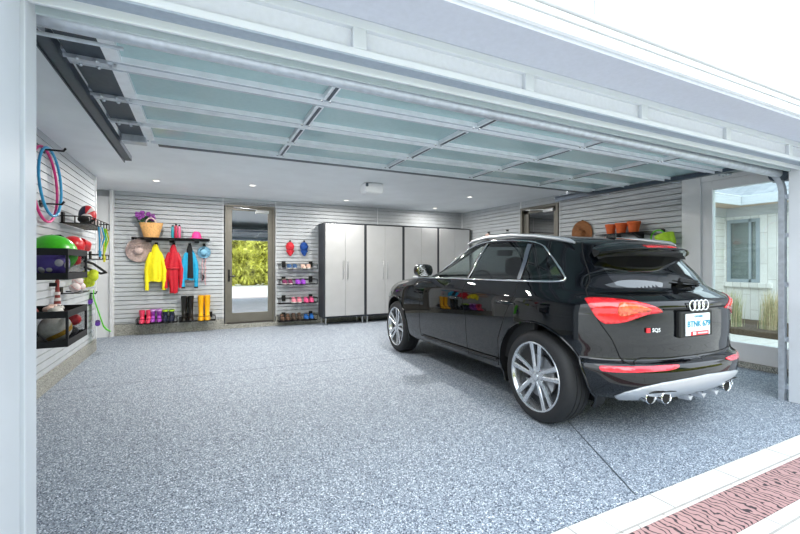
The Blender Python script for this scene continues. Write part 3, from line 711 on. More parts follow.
def hoop(y, z, r_, m, xo, label):
    t = tag(MB().tube([(xo + .03 * (1 - sin(a)) * .5, y + r_ * cos(a), z + r_ * sin(a)) for a in [2 * pi * k / 72 for k in range(72)]], .0125, 10, True).build('hula_hoop', m, smooth=60), label, 'hoop', 'hoops on the left wall')
hoop(5.02, 2.027, .325, 'hoop_blue', XL + .045, 'light blue hoop hanging in front on the left wall hook')
hoop(4.99, 1.997, .355, 'hoop_pink', XL + .0115, 'pink hoop hanging lower, behind the light blue hoop')
for yy, z, lb in ((5.0, 2.366, 'black wall hook that carries the two hoops'), (4.95, 1.84, 'black double prong hook behind the lower part of the hoops')):
    t = thing('hoop_hook', lb, 'hook', (XL, yy, z), 'black prong hooks on the left wall')
    MB().box(XL, XL + .012, yy - .03, yy + .05, z - .06, z + .0).build('hook_plate', 'black_metal', t)
    for d_ in (-.012, .018): MB().tube([(XL + .01, yy + d_, z - .03), (XL + .16, yy + d_, z - .03), (XL + .18, yy + d_, z + .0)], .006, 6).build('prong', 'black_metal', t, smooth=60)
# upper wire rack with rollerblade pads
def side_rack(y0, y1, xf, z, h, label):
    t = thing('wire_basket', label, 'rack', (XL, (y0 + y1) / 2, z), 'black wire racks on the left wall')
    q = MB()
    for zz in (z, z + h):
        q.tube([(XL + .01, y0, zz), (xf, y0, zz), (xf, y1, zz), (XL + .01, y1, zz)], .006, 6)
    n = max(3, int((y1 - y0) / .16))
    for k in range(n + 1):
        y = y0 + (y1 - y0) * k / n; q.tube([(xf, y, z), (xf, y, z + h)], .006, 6)
    for y in (y0, y1): q.tube([((XL + xf) / 2, y, z), ((XL + xf) / 2, y, z + h)], .006, 6)
    q.build('wire_frame', 'black_metal', t, smooth=60)
    q = MB()
    for k in range(8):
        x = XL + .03 + (xf - XL - .04) * k / 7; q.tube([(x, y0, z), (x, y1, z)], .006, 5)
    q.build('rack_floor', 'black_metal', t, smooth=60)
    for y in (y0 + .08, y1 - .14): MB().box(XL, XL + .02, y, y + .07, z + .01, z + h + .05).build('rack_bracket', 'black_metal', t)
side_rack(5.5, 6.5, -1.08, 1.68, .075, 'long black wire rack high on the left wall holding the striped helmet')
side_rack(6.35, 6.95, -1.16, 1.30, .06, 'short black wire rack at the far end of the left wall')
t = thing('bike_helmet', 'red, white and black striped helmet standing on the upper wire rack', 'helmet', (-1.18, 5.85, 1.685))
def shell(m, a0, a1, nm, s_=1.0):
    def fn(u, v):
        a = a0 + (a1 - a0) * u; b_ = pi * (.02 + .96 * v)
        return (-1.18 + .085 * s_ * sin(b_) * cos(a), 5.85 - .15 * s_ * cos(b_) * .62, 1.80 + .118 * s_ * sin(b_) * sin(a))
    MB().grid(fn, 8, 18).build(nm, m, t, smooth=60).modifiers.new('solid', 'SOLIDIFY').thickness = .008
shell('red_gloss', -.5, .5, 'helmet_panel'); shell('ball_white', .52, 1.0, 'helmet_panel'); shell('red_gloss', 1.02, 1.7, 'helmet_panel'); shell('navy_rubber', 1.72, 3.6, 'helmet_panel'); shell('black_rubber', 0, 2 * pi, 'helmet_liner', .86)
t = thing('knee_pads', 'black and white protective pads heaped on the upper wire rack beside the helmet', 'pads', (-1.2, 5.62, 1.685))
for k, (y, z, m_) in enumerate(((5.62, 1.735, 'black_rubber'), (5.66, 1.76, 'ball_white'), (5.71, 1.735, 'black_rubber'), (6.02, 1.735, 'ball_white'), (6.08, 1.735, 'black_rubber'))):
    MB().ball((-1.17 + .02 * (k % 2), y, z), .055, .05, .042, 14, 8).build('pad', m_, t, smooth=60)
# lanyards / skipping ropes hanging under it
for y, m_, l, lb in ((5.88, 'lanyard_blue', .30, 'blue skipping rope hanging from the upper wire rack'), (6.12, 'lanyard_yellow', .36, 'yellow and green skipping rope hanging from the upper wire rack')):
    t = thing('skipping_rope', lb, 'rope', (-1.08, y, 1.66), 'skipping ropes under the upper rack')
    for k in range(3): MB().tube([(-1.08 + .012 * k, y + .02 * k, 1.675), (-1.075 + .02 * k, y + .03 * k + .015, 1.55), (-1.07 - .01 * k, y + .025 * k, 1.675 - l)], .009, 6).build('rope_strand', m_ if k != 1 else ('skate_green' if 'yellow' in lb else 'ball_white'), t, smooth=60)
    MB().cyl((-1.07, y + .02, 1.69 - l), (-1.07, y + .02, 1.62 - l), .016, .012, 10).build('rope_handle', m_, t, smooth=60)
# fabric bins with balls
def bin_(z0, z1, label, content):
    t = thing('fabric_bin', label, 'bin', (-1.15, 4.4, z0), 'black mesh bins on the left wall')
    xa, xb, ya, yb = XL - .004, -.955, 4.09, 4.70
    q = MB()
    q.box(xa, xb, ya, yb, z0, z0 + .012); q.box(xa, xa + .01, ya, yb, z0, z1)
    q.build('bin_base', 'bin_fabric', t)
    bh = .055
    q = MB()
    for zz in (z0, z1 - bh): q.box(xb - .006, xb + .004, ya, yb, zz, zz + bh); q.box(xa, xb, ya - .004, ya + .006, zz, zz + bh); q.box(xa, xb, yb - .006, yb + .004, zz, zz + bh)
    q.box(xb - .012, xb + .005, ya - .005, ya + .02, z0, z1); q.box(xb - .012, xb + .005, yb - .02, yb + .005, z0, z1)
    q.build('bin_binding', 'bin_fabric', t, bevel=.003)
    q = MB(); q.box(xb - .003, xb, ya + .02, yb - .02, z0 + bh, z1 - bh); MB_ = q
    q.build('mesh_panel', 'bin_mesh', t)
    MB().box(xa, xb - .012, ya, ya + .003, z0 + bh, z1 - bh).build('mesh_end', 'bin_mesh', t)
    MB().box(xa, xb - .012, yb - .003, yb, z0 + bh, z1 - bh).build('mesh_end', 'bin_mesh', t)
bin_(1.111, 1.362, 'upper black mesh bin on the left wall with a purple ball showing through', 1)
bin_(.575, .862, 'lower black mesh bin on the left wall with a round ball showing through', 2)
t = thing('green_ball', 'big bright green exercise ball bulging out of the upper bin', 'ball', (-1.15, 4.44, 1.3))
MB().ball((-1.155, 4.50, 1.325), .178, .178, .165, 40, 24).build('ball_skin', 'lime_ball', t, smooth=60)
MB().cyl((-1.155, 4.50, 1.488), (-1.155, 4.50, 1.493), .012, n=12).build('valve_plug', 'grey_mark', t)
t = thing('purple_ball', 'purple ball with pale grey spots inside the upper mesh bin', 'ball', (-1.09, 4.23, 1.125))
MB().ball((-1.085, 4.225, 1.2405), .116, .116, .1155, 36, 22).build('ball_skin', 'purple_ball', t, smooth=60)
for a, e_, r_ in ((-.95, .05, .030), (-1.5, -.45, .020), (-2.0, -.45, .026), (-.25, .25, .018), (-.4, -.1, .030)):
    n = Vector((cos(e_) * cos(a), cos(e_) * sin(a), sin(e_))); c = Vector((-1.085, 4.225, 1.2405)) + n * .1155
    MB().lathe([(r_, 0), (r_ * .9, .003), (0, .004)], c, n, 14).build('spot', 'grey_mark', t, smooth=60)
t = thing('volley_ball', 'pale grey and ochre ball inside the lower mesh bin', 'ball', (-1.08, 4.28, .6))
c = Vector((-1.085, 4.30, .702))
MB().ball(c, .113, nu=32, nv=20).build('ball_skin', 'leather_ball', t, smooth=60)
for k in range(2):
    q = MB(); q.rings([[c + Vector((.115 * cos(a) * cos(bb), .115 * sin(a) * cos(bb), .115 * sin(bb))) for a, bb in [(-2.1 + 2.1 * j / 14, -.6 + .42 * i / 4 + .5 * (2.1 * j / 14 - 1.05)) for j in range(15)]] for i in range(5) for b_ in [0]], False, False, False)
    if k == 0: q.build('ochre_band', 'ochre', t, smooth=60)
t = thing('red_ball', 'small red ball at the far end of the lower mesh bin', 'ball', (-1.02, 4.60, .7)); MB().ball((-1.025, 4.60, .735), .052, nu=24, nv=14).build('ball_skin', 'red_gloss', t, smooth=60); MB().cyl((-1.025, 4.60, .786), (-1.025, 4.60, .789), .006, n=10).build('valve_plug', 'black_rubber', t)
MB_ = tag(MB().ball((-1.05, 4.58, .632), .058, .085, .045, 20, 12).build('ball_glove_pouch', 'bin_fabric', smooth=60), 'black soft pouch under the small red ball in the lower bin', 'pouch')
for k, (x, y, z, r_, m_, lb) in enumerate(((-1.24, 4.18, .835, .075, 'maroon', 'maroon leather glove lying on the near end of the lower bin'), (-1.12, 4.45, .832, .06, 'leather_ball', 'pale glove lying in the middle of the lower bin'), (-1.2, 4.60, .835, .055, 'peach', 'peach coloured glove at the back of the lower bin'))):
    t = thing('sports_glove', lb, 'glove', (x, y, z - .05), 'gloves on the lower bin')
    q = MB(); q.ball((x, y, z), r_ * .9, r_ * 1.1, r_ * .55, 18, 10); pm_ = q.build('palm', m_, t, smooth=60)
    for j in range(4): MB().tube([(x + r_ * (.2 + .2 * j) - r_ * .4, y + r_ * .6, z + .01), (x + r_ * (.25 + .25 * j) - r_ * .5, y + r_ * 1.1, z + .03), (x + r_ * (.25 + .25 * j) - r_ * .5, y + r_ * 1.45, z + .015)], r_ * .2, 8).build('finger', m_, t, smooth=60)
# sports things hanging beyond the bins
t = thing('boxing_glove', 'shiny red boxing glove hanging beside the green ball', 'boxing glove', (-1.2, 5.25, 1.45))
MB().ball((-1.16, 5.15, 1.42), .10, .12, .10, 24, 14).build('mitt', 'red_gloss', t, smooth=60)
MB().tube([(-1.10, 5.20, 1.46), (-1.07, 5.28, 1.44), (-1.08, 5.33, 1.39)], .045, 12, rr=[.045, .042, .03]).build('thumb', 'red_gloss', t, smooth=60)
MB().tube([(XL - .004, 5.24, 1.52), (-1.28, 5.24, 1.53), (-1.2, 5.2, 1.47)], .008, 6).build('hanging_loop', 'black_metal', t, smooth=60)
MB().cyl((-1.17, 5.22, 1.36), (-1.18, 5.30, 1.26), .062, .058, 18).build('wrist_band', 'red_gloss', t, smooth=60)
t = thing('toy_balls', 'cluster of yellow-green knobbly balls hanging in a net on the left wall', 'balls', (-1.16, 5.9, 1.05))
rnd = random.Random(9)
for k in range(9): MB().ball((-1.17 + rnd.uniform(-.05, .06), 5.92 + rnd.uniform(-.10, .13), 1.08 + rnd.uniform(-.09, .09)), .05, nu=14, nv=9).build('knobbly_ball', 'tennis_yellow', t, smooth=60)
MB().tube([(-1.18, 5.72, 1.27), (-1.12, 5.82, 1.24), (-1.07, 6.0, 1.17), (-1.06, 6.2, 1.13), (-1.10, 6.1, 1.12), (-1.16, 5.92, 1.17), (-1.18, 5.72, 1.20)], .014, 8).build('carry_strap', 'black_cloth', t, smooth=60)
for k, (y, z, lb) in enumerate(((5.42, .985, 'pale baseball, near one of the three in the wall cup rack'), (5.62, .985, 'pale baseball, far one of the three in the wall cup rack'), (5.52, 1.045, 'pale baseball, top one of the three in the wall cup rack'))):
    t = thing('baseball', lb, 'ball', (-1.2, y, z), 'baseballs on the left wall')
    MB().ball((-1.2, y, z), .05, nu=20, nv=12).build('ball_skin', 'ball_white', t, smooth=60)
    MB().tube([(-1.2 + .0505 * cos(a) * cos(.5 * sin(2 * a)), y + .0505 * sin(a) * cos(.5 * sin(2 * a)), z + .0505 * sin(.5 * sin(2 * a))) for a in [2 * pi * j / 30 for j in range(30)]], .0015, 5, True).build('seam', 'red_gloss', t)
t = thing('ball_cup_rack', 'black wire cup rack under the pale baseballs', 'rack', (XL, 5.5, .93))
q = MB(); q.tube([(XL + .01, 5.34, .93), (-1.14, 5.34, .93), (-1.14, 5.72, .93), (XL + .01, 5.72, .93)], .006, 6); q.tube([(-1.2, 5.34, .93), (-1.2, 5.72, .93)], .006, 6); q.build('wire_frame', 'black_metal', t, smooth=60)
MB().box(XL, XL + .02, 5.5, 5.58, .91, .99).build('rack_bracket', 'black_metal', t)
t = thing('striped_bat', 'dark red and white banded bat hanging on the left wall between the bins', 'bat', (XL + .05, 5.2, .95))
q = MB().lathe([(.012, .36), (.018, .34), (.015, .30), (.022, .18), (.034, .06), (.034, .02), (.02, 0)], (XL + .06, 5.22, .72), n=18, cap0=True, cap1=True); q.build('barrel', 'maroon', t, smooth=50)
for k in range(4): MB().lathe([(.035, 0), (.0355, .015), (.035, .03)], (XL + .06, 5.22, .745 + .06 * k + 0), n=18, sx=1 - .1 * k, sy=1 - .1 * k).build('white_band', 'ball_white', t, smooth=50)
MB().box(XL - .004, XL + .06, 5.20, 5.24, 1.01, 1.05).build('bat_clip', 'black_metal', t)
# skateboard hanging on end
t = thing('skateboard', 'green skateboard with purple wheels hung upright on the end of the left wall', 'skateboard', (-1.22, 6.9, .6))
wd_ = Vector((-.178, .984, 0)); nn_ = Vector((-.965, -.175, -.2)).normalized(); tp = Vector((-1.315, 6.9, .86)); bt = Vector((-1.165, 6.9, .32)); ld = bt - tp
def dk(t_, k_): return tp + ld * t_ - nn_ * k_
secs = [(-.04, -.0, .5), (0, .0, .8), (.12, -.025, 1), (.88, -.025, 1), (.98, -.005, .8), (1.06, .03, .45)]
q = MB().rings([[dk(t_, k_) + wd_ * (.095 * w_ * e1) + nn_ * e2 for e1, e2 in ((-1, 0), (1, 0), (1, .012), (-1, .012))] for t_, k_, w_ in secs])
q.build('deck', 'skate_green', t, smooth=50)
for t_ in (.22, .78):
    c_ = dk(t_, -.025) + nn_ * .055
    tr_ = MB().tube([c_ - wd_ * .11, c_ + wd_ * .11], .012, 8).build('truck', 'brushed', t, smooth=50)
    for e1 in (-1, 1): MB().cyl(c_ + wd_ * (e1 * .10 - .02), c_ + wd_ * (e1 * .10 + .02), .030, n=18).build('skate_wheel', 'wheel_purple', tr_, smooth=40)
MB().tube([(XL - .003, 6.9, .83), (-1.30, 6.9, .83), (-1.285, 6.9, .86)], .008, 6).build('hanger', 'black_metal', t, smooth=50)

# ------------------------------------------------------------------ right wall
mat('terracotta', '#d2602a', .7, vary=.08, scale=20); mat('brown_straw', '#8a5a34', .8, vary=.2, scale=60, bump=.3)
t = thing('wall_shelf', 'small black wire shelf on the right wall under three clay pots', 'shelf', (5.75, 4.0, 1.66))
q = MB(); z = 1.665
for zz in (z, z + .03): q.tube([(XR - .01, 3.63, zz), (5.62, 3.63, zz), (5.62, 4.44, zz), (XR - .01, 4.44, zz)], .006, 6)
for k in range(7): x = 5.63 + .03 * k; q.tube([(x, 3.63, z + .028), (x, 4.44, z + .028)], .005, 5)
q.build('wire_frame', 'black_metal', t, smooth=60)
for y in (3.80, 4.16): MB().prism([(0, .03), (.2, .03), (.2, .015), (.02, -.05), (0, -.05)], (XR - .005, y, z), (-1, 0, 0), (0, 0, 1), (0, .06, 0)).build('rack_bracket', 'black_metal', t)
for y, r_, wh in ((4.235, .080, 'left one, smallest looking'), (4.06, .085, 'middle one'), (3.86, .092, 'right one, largest looking')):
    t = thing('clay_pot', 'orange terracotta flower pot on the right wall shelf, ' + wh + ' of three', 'flower pot', (5.72, y, 1.70), 'clay pots on the wall shelf')
    h = .15 + (r_ - .08)
    MB().lathe([(r_ * .66, 0), (r_ * .9, h * .74), (r_ * .84, h * .74), (r_ * .6, .02), (0, .02)], (5.72, y, 1.70), n=26, cap0=True).build('pot_body', 'terracotta', t, smooth=50)
    MB().lathe([(r_ * .86, h * .72), (r_, h * .74), (r_ * 1.02, h), (r_ * .9, h), (r_ * .84, h * .74)], (5.72, y, 1.70), n=26).build('pot_rim', 'terracotta', t, smooth=40)
# brown hat
t = thing('brown_hat', 'brown straw hat hanging on the right wall left of the clay pots', 'hat', (5.86, 4.87, 1.75))
rg = [[(5.855 - h_, 4.87 + r_ * cos(a), 1.765 + r_ * sin(a)) for a in [2 * pi * j / 32 for j in range(32)]] for r_, h_ in ((.08, .004), (.205, .008), (.21, .016), (.2, .022), (.085, .024))]
MB().rings(rg, True, True, False).build('brim', 'brown_straw', t, smooth=60)
rg = [[(5.855 - h_, 4.87 + r_ * cos(a), 1.735 + r_ * sin(a)) for a in [2 * pi * j / 32 for j in range(32)]] for r_, h_ in ((.085, .022), (.082, .07), (.068, .10), (.03, .112), (.002, .113))]
MB().rings(rg, True, False, True).build('crown', 'brown_straw', t, smooth=60)
MB().box(XR - .03, XR + .004, 4.86, 4.88, 1.94, 1.99).build('hook', 'black_metal', t)
# green watering can lying against the wall
t = thing('watering_can', 'lime green plastic can hanging by its rim on the right wall above the car spoiler', 'watering can', (5.77, 3.45, 1.6))
ax = Vector((-.55, -.45, -.7)).normalized(); c0 = Vector((5.80, 3.49, 1.67))
MB().lathe([(.105, 0), (.112, .02), (.118, .15), (.112, .155), (.10, .03), (0, .03)], (5.765, 3.41, 1.50), (0, .28, .95), n=28, cap0=True).build('can_body', 'lime', t, smooth=50)
MB().tube([(5.76, 3.53 + .10 * cos(a), 1.61 + .10 * sin(a)) for a in [2 * pi * j / 30 for j in range(30)]], .011, 8, True).build('can_ring', 'skate_green', t, smooth=60)
MB().box(XR - .05, XR, 3.50, 3.53, 1.69, 1.73).build('hook', 'black_metal', t)
# small things seen just above the car roof
t = thing('garden_glove', 'small brown glove hanging on the right wall beyond the car roof', 'glove', (5.83, 7.4, 1.9))
MB().ball((5.83, 7.40, 1.88), .03, .07, .05, 16, 10).build('palm', 'peach', t, smooth=60)
for j in range(4): MB().tube([(5.83, 7.36 + .03 * j, 1.86), (5.82, 7.35 + .035 * j, 1.78)], .013, 8).build('finger', 'brown_leather', t, smooth=60)
MB().box(XR - .04, XR + .004, 7.37, 7.40, 1.90, 1.96).build('hook', 'black_metal', t)
t = thing('garment_hanger', 'thin grey wire hanger on a hook beside the right wall door', 'hanger', (5.84, 6.75, 1.9))
MB().tube([(5.83, 6.75, 1.95), (5.83, 6.75, 1.91), (5.83, 6.55, 1.85), (5.83, 6.95, 1.85), (5.83, 6.75, 1.91)], .005, 6).build('wire', 'galvanised', t, smooth=60)
MB().box(XR - .05, XR, 6.74, 6.76, 1.93, 1.96).build('hook', 'black_metal', t)
# ------------------------------------------------------------------ ceiling
t = thing('ceiling_device', 'white plastic box unit fixed under the middle of the ceiling', 'ceiling unit', (2.42, 5.95, ZC))
q = MB(); q.rings([[(2.42 + a_ * w_, 5.95 + b_ * w_ * .75, z) for a_, b_ in ((-1, -1), (1, -1), (1, 1), (-1, 1))] for w_, z in ((.13, 2.5), (.15, 2.48), (.15, 2.36), (.13, 2.335))])
q.build('housing', 'white_plastic', t, bevel=.012)
MB().box(2.275, 2.31, 5.81, 5.842, 2.43, 2.48).build('sensor', 'track_metal', t, bevel=.004)
t = thing('ceiling_grille', 'flat pale round grille in the ceiling under the garage door end', 'ceiling grille', (-.16, 4.95, ZC))
MB().lathe([(.14, 0), (.14, -.006), (.12, -.010), (0, -.011)], (-.17, 5.1, ZC), n=36).build('grille_disc', 'ceiling_paint', t, smooth=40)
# ------------------------------------------------------------------ the car: surface function of the bodywork (metres, car axes: x right, y forward, z up)
from math import sin, cos, pi, radians, sqrt, hypot, atan2
def ipol(tab):
    xs=[a for a,b in tab]; ys=[b for a,b in tab]; n=len(xs)
    d=[(ys[i+1]-ys[i])/(xs[i+1]-xs[i]) for i in range(n-1)]
    m=[d[0]]+[0 if d[i-1]*d[i]<=0 else 2*d[i-1]*d[i]/(d[i-1]+d[i]) for i in range(1,n-1)]+[d[-1]]
    def f(x):
        if x<=xs[0]: return ys[0]
        if x>=xs[-1]: return ys[-1]
        lo,hi=0,n-1
        while hi-lo>1:
            mid=(lo+hi)//2
            if xs[mid]<=x: lo=mid
            else: hi=mid
        h=xs[hi]-xs[lo]; t=(x-xs[lo])/h
        return (ys[lo]*(1+2*t)*(1-t)**2+h*m[lo]*t*(1-t)**2+ys[hi]*t*t*(3-2*t)+h*m[hi]*t*t*(t-1))
    return f
CW=ipol([(.22,.80),(.28,.865),(.36,.897),(.45,.912),(.60,.924),(.75,.927),(.88,.925),(.95,.918),(1.0,.903),(1.05,.885),(1.10,.862),(1.2,.822),(1.3,.778),(1.40,.728),(1.48,.675)])
SR=ipol([(.22,-.50),(.29,-.61),(.36,-.70),(.42,-.73),(.50,-.738),(.545,-.72),(.58,-.665),(.61,-.666),(.70,-.675),(.80,-.677),(.90,-.676),(.935,-.686),(.97,-.672),(1.01,-.60),(1.05,-.51),(1.10,-.475),(1.2,-.42),(1.3,-.36),(1.38,-.315),(1.48,-.26)])
SF=ipol([(.22,3.3),(.3,3.5),(.4,3.66),(.6,3.72),(.72,3.70),(.80,3.66),(.87,3.58),(.93,3.46),(.98,3.28),(1.02,3.02),(1.05,2.72),(1.08,2.3),(1.15,1.99),(1.25,1.76),(1.35,1.54),(1.48,1.2)])
S0=.8; MR,NR=5.5,2.5; MF,NF=8.,2.6; RT=1.48; RH=.036
def bend(s): return -.10*((.8-s)/1.07)**2 if s<.8 else -.03*((s-.8)/.5)**2
def wt(r):
    t=max(0,min(1,(r-1.05)/.43)); return t*t*(3-2*t)
def params(r):
    if r<=RT: return CW(r),SR(r),SF(r),r
    c=(r-RT)/(2-RT); k=1-c
    return CW(RT)*k, S0+(SR(RT)-S0)*(1-.15*c), S0+(SF(RT)-S0)*(1-.1*c), RT+RH*(1-(1-c)**2.6)
def unit(q,front):   # q in 0..pi/2 from centre line to side
    n,m=(NF,MF) if front else (NR,MR)
    return sin(q)**(2/n), cos(q)**(2/m)
def table(front):
    n,m=(NF,MF) if front else (NR,MR)
    L=2.4 if front else 1.5
    pts=[]
    for i in range(3001):
        a=i/3000*.97; pts.append((a,(1-a**n)**(1/m)))
    b1=pts[-1][1]
    for i in range(1,3001):
        b=b1*(1-i/3000); pts.append(((1-b**m)**(1/n),b))
    acc=0;T=[(0,)+pts[0]]
    for i in range(1,len(pts)):
        acc+=hypot((pts[i][0]-pts[i-1][0])*.92,(pts[i][1]-pts[i-1][1])*L); T.append((acc,)+pts[i])
    return T
TR=table(False);TF=table(True);P1=TR[-1][0];P2=P1+TF[-1][0]
def look(T,x,k=0):
    lo,hi=0,len(T)-1
    if x<=T[0][k]: return T[0]
    if x>=T[-1][k]: return T[-1]
    while hi-lo>1:
        mid=(lo+hi)//2
        if T[mid][k]<=x: lo=mid
        else: hi=mid
    d=T[hi][k]-T[lo][k]; t=(x-T[lo][k])/d if d else 0
    return tuple(T[lo][i]+t*(T[hi][i]-T[lo][i]) for i in range(3))
def B(p,r):
    w,sr,sf,z=params(r)
    if p<=P1:
        _,a,b=look(TR,max(p,0)); s=S0+(sr-S0)*b
    else:
        _,a,b=look(TF,max(P2-p,0)); s=S0+(sf-S0)*b
    return (-w*a, s, z+bend(s)*wt(r))   # x lateral (left negative), y forward, z up
def r_of(s,z):
    r=z
    for _ in range(30): r=r+ (z-(params(r)[3]+bend(s)*wt(r)))*.7
    return r
def p_of_s(s,r):
    w,sr,sf,z=params(r)
    if s<S0:
        b=(s-S0)/(sr-S0)
        T=[(x[2],x[0]) for x in ()]
        lo,hi=0,len(TR)-1   # b decreasing with index
        while hi-lo>1:
            mid=(lo+hi)//2
            if TR[mid][2]>=b: lo=mid
            else: hi=mid
        return TR[lo][0]
    b=(s-S0)/(sf-S0)
    lo,hi=0,len(TF)-1
    while hi-lo>1:
        mid=(lo+hi)//2
        if TF[mid][2]>=b: lo=mid
        else: hi=mid
    return P2-TF[lo][0]
def p_of_x(x,r,front=False):
    a=min(abs(x)/params(r)[0],1); T=TF if front else TR
    q=look(T,a,1)[0]
    return P2-q if front else q
def sz(s,z):
    r=r_of(s,z); return (p_of_s(s,r),r)
def inside(x,s,z):
    if z<.22: return 1
    r=r_of(s,z)
    if r>=1.99: return 1
    w,sr,sf,_=params(r)
    if s<S0: return (abs(x)/w)**NR+((s-S0)/(sr-S0))**MR-1
    return (abs(x)/w)**NF+((s-S0)/(sf-S0))**MF-1
mat('car_paint', '#05070b', .12, metal=.0, coat=1.0, vary=0, spec=.0)
mat('car_black', '#0b0c0e', .55, vary=.05)
mat('interior_black', '#1b1c1e', .7, vary=.1, scale=80)
mat('seat_leather', '#26272a', .55, vary=.08)
mat('tyre_rubber', '#1c1d20', .7, vary=.08, bump=.05)
mat('rim_silver', '#cfd2d6', .22, metal=.9, vary=.0)
mat('rim_dark', '#34373b', .4, metal=.6, vary=.0)
mat('disc_steel', '#8d8f92', .35, metal=.8, vary=.0)
mat('silver_trim', '#ced2d8', .38, metal=.6, vary=.0)
mat('red_lens', '#e8222a', .08, coat=1.0, vary=.25, scale=25)
mat('orange_lens', '#ff6038', .08, coat=1.0, vary=.3, scale=45)
mat('reflector_red', '#ea3348', .12, coat=1.0, vary=.1, scale=60)
mat('plate_white', '#eef3f4', .35, vary=.0)
mat('plate_blue', '#2a8fae', .4, vary=.0)
mat('badge_red', '#d8303a', .3, vary=.0)
mat('pillar_grey', '#465160', .25, coat=.5, vary=0)
mat('seam_black', '#020203', .8, vary=.0)
glass_mat('car_glass', '#eaf3f0', .01)
glass_mat('car_glass_dark', '#6a7274', .04)
glass_mat('car_glass_rear', '#20252a', .12)
M['car_paint'].node_tree.nodes['Principled BSDF'].inputs['Coat IOR'].default_value = 1.58
CAR = thing('car', 'shiny black estate car with silver twin-spoke wheels parked nose-in on the grey floor', 'car', (3.243, 2.358, 0), None, -radians(2.75))

def Bn(p, r, side=-1):
    """point and outward normal of the bodywork; side -1 left, 1 right"""
    e = .004
    P = Vector(B(p, r))
    r0, r1 = max(r - e, .22), min(r + e, 1.995); p0, p1 = max(p - e, .0), min(p + e, P2)
    a = Vector(B(p1, r)) - Vector(B(p0, r)); b = Vector(B(p, r1)) - Vector(B(p, r0))
    n = b.cross(a)
    if n.length < 1e-12: n = Vector((0, 0, 1))
    n.normalize()
    if p <= .0011: n.x = 0; n.normalize()
    if p >= P2 - .0011: n.x = 0; n.normalize()
    if r > 1.97: n = Vector((0, n.y, abs(n.z))).normalized()
    if n.z < -.2 and r > 1.3: n = -n
    if side > 0: P.x = -P.x; n.x = -n.x
    return P, n
def dens(poly, step, closed=True):
    out = []; k = len(poly)
    for i in range(k if closed else k - 1):
        a, b = poly[i], poly[(i + 1) % k]; n = max(1, int(hypot(b[0] - a[0], b[1] - a[1]) / step))
        out += [(a[0] + (b[0] - a[0]) * j / n, a[1] + (b[1] - a[1]) * j / n) for j in range(n)]
    if not closed: out.append(poly[-1])
    return out
def chaikin(poly, it=2, closed=True):
    for _ in range(it):
        k = len(poly); o = [] if closed else [poly[0]]
        for i in range(k if closed else k - 1):
            a, b = poly[i], poly[(i + 1) % k]
            o += [(.75 * a[0] + .25 * b[0], .75 * a[1] + .25 * b[1]), (.25 * a[0] + .75 * b[0], .25 * a[1] + .75 * b[1])]
        if not closed: o.append(poly[-1])
        poly = o
    return poly
def inpoly(q, poly):
    c = False; x, y = q; j = len(poly) - 1
    for i in range(len(poly)):
        xi, yi = poly[i]; xj, yj = poly[j]
        if (yi > y) != (yj > y) and x < (xj - xi) * (y - yi) / (yj - yi) + xi: c = not c
        j = i
    return c
def cdt(outer, holes, sp, sr):
    """triangulate outer minus holes in (p,r) with a regular filling of points"""
    pts = [Vector(q) for q in outer]; edges = [(i, (i + 1) % len(outer)) for i in range(len(outer))]
    for h in holes:
        o = len(pts); pts += [Vector(q) for q in h]; edges += [(o + i, o + (i + 1) % len(h)) for i in range(len(h))]
    x0 = min(q[0] for q in outer); x1 = max(q[0] for q in outer); y0 = min(q[1] for q in outer); y1 = max(q[1] for q in outer)
    i = 0; y = y0 + sr / 2
    while y < y1:
        x = x0 + (sp / 2 if i % 2 else sp)
        while x < x1: pts.append(Vector((x, y))); x += sp
        y += sr; i += 1
    r = delaunay_2d_cdt(pts, edges, [], 0, 1e-5)
    V, F = r[0], []
    for f in r[2]:
        c = (sum(V[k].x for k in f) / len(f), sum(V[k].y for k in f) / len(f))
        if not inpoly(c, outer): continue
        if any(inpoly(c, h) for h in holes): continue
        F.append(tuple(f))
    used = sorted({k for f in F for k in f}); mp = {k: i for i, k in enumerate(used)}
    return [(V[k].x, V[k].y) for k in used], [tuple(mp[k] for k in f) for f in F]
def patch(name, m, outer, parent, off=0.0, holes=(), sp=.03, sr=.02, sides=(-1,), thick=0.0):
    """a piece of the bodywork surface cut out along outer, lifted by off; normals taken from the surface itself"""
    pts, F = cdt(outer, list(holes), sp, sr)
    V = []; NN = []; FF = []
    for s in sides:
        o = len(V)
        for p, r in pts:
            P, n = Bn(p, r, s); V.append(P + n * off); NN.append(n)
        for f in F:
            a, b, c = (V[o + k] for k in f[:3]); w = (b - a).cross(c - a)
            nn = NN[o + f[0]] + NN[o + f[1]] + NN[o + f[2]]
            FF.append(tuple(o + k for k in (f if w.dot(nn) > 0 else reversed(f))))
    if len(sides) == 2:      # weld the centre line
        key = {}; mp = []; V2 = []; N2 = []
        for P, n in zip(V, NN):
            k = (round(P.x, 4), round(P.y, 4), round(P.z, 4)) if abs(P.x) < 1e-4 else None
            if k in key and k is not None: mp.append(key[k])
            else:
                if k is not None: key[k] = len(V2)
                mp.append(len(V2)); V2.append(P); N2.append(n)
        FF = [tuple(mp[i] for i in f) for f in FF]; FF = [f for f in FF if len(set(f)) == len(f)]; V, NN = V2, N2
    me = bpy.data.meshes.new(name); me.from_pydata([tuple(v) for v in V], [], FF)
    me.materials.append(M[m])
    for q in me.polygons: q.use_smooth = True
    me.normals_split_custom_set_from_vertices([tuple(n) for n in NN])
    ob = bpy.data.objects.new(name, me); COL.objects.link(ob); ob.parent = parent
    if thick > 0:
        so_ = ob.modifiers.new('solid', 'SOLIDIFY'); so_.thickness = thick; so_.offset = -1
    return ob
def on(path, off=0.004, side=-1): return [Bn(p, r, side)[0] + Bn(p, r, side)[1] * off for p, r in path]
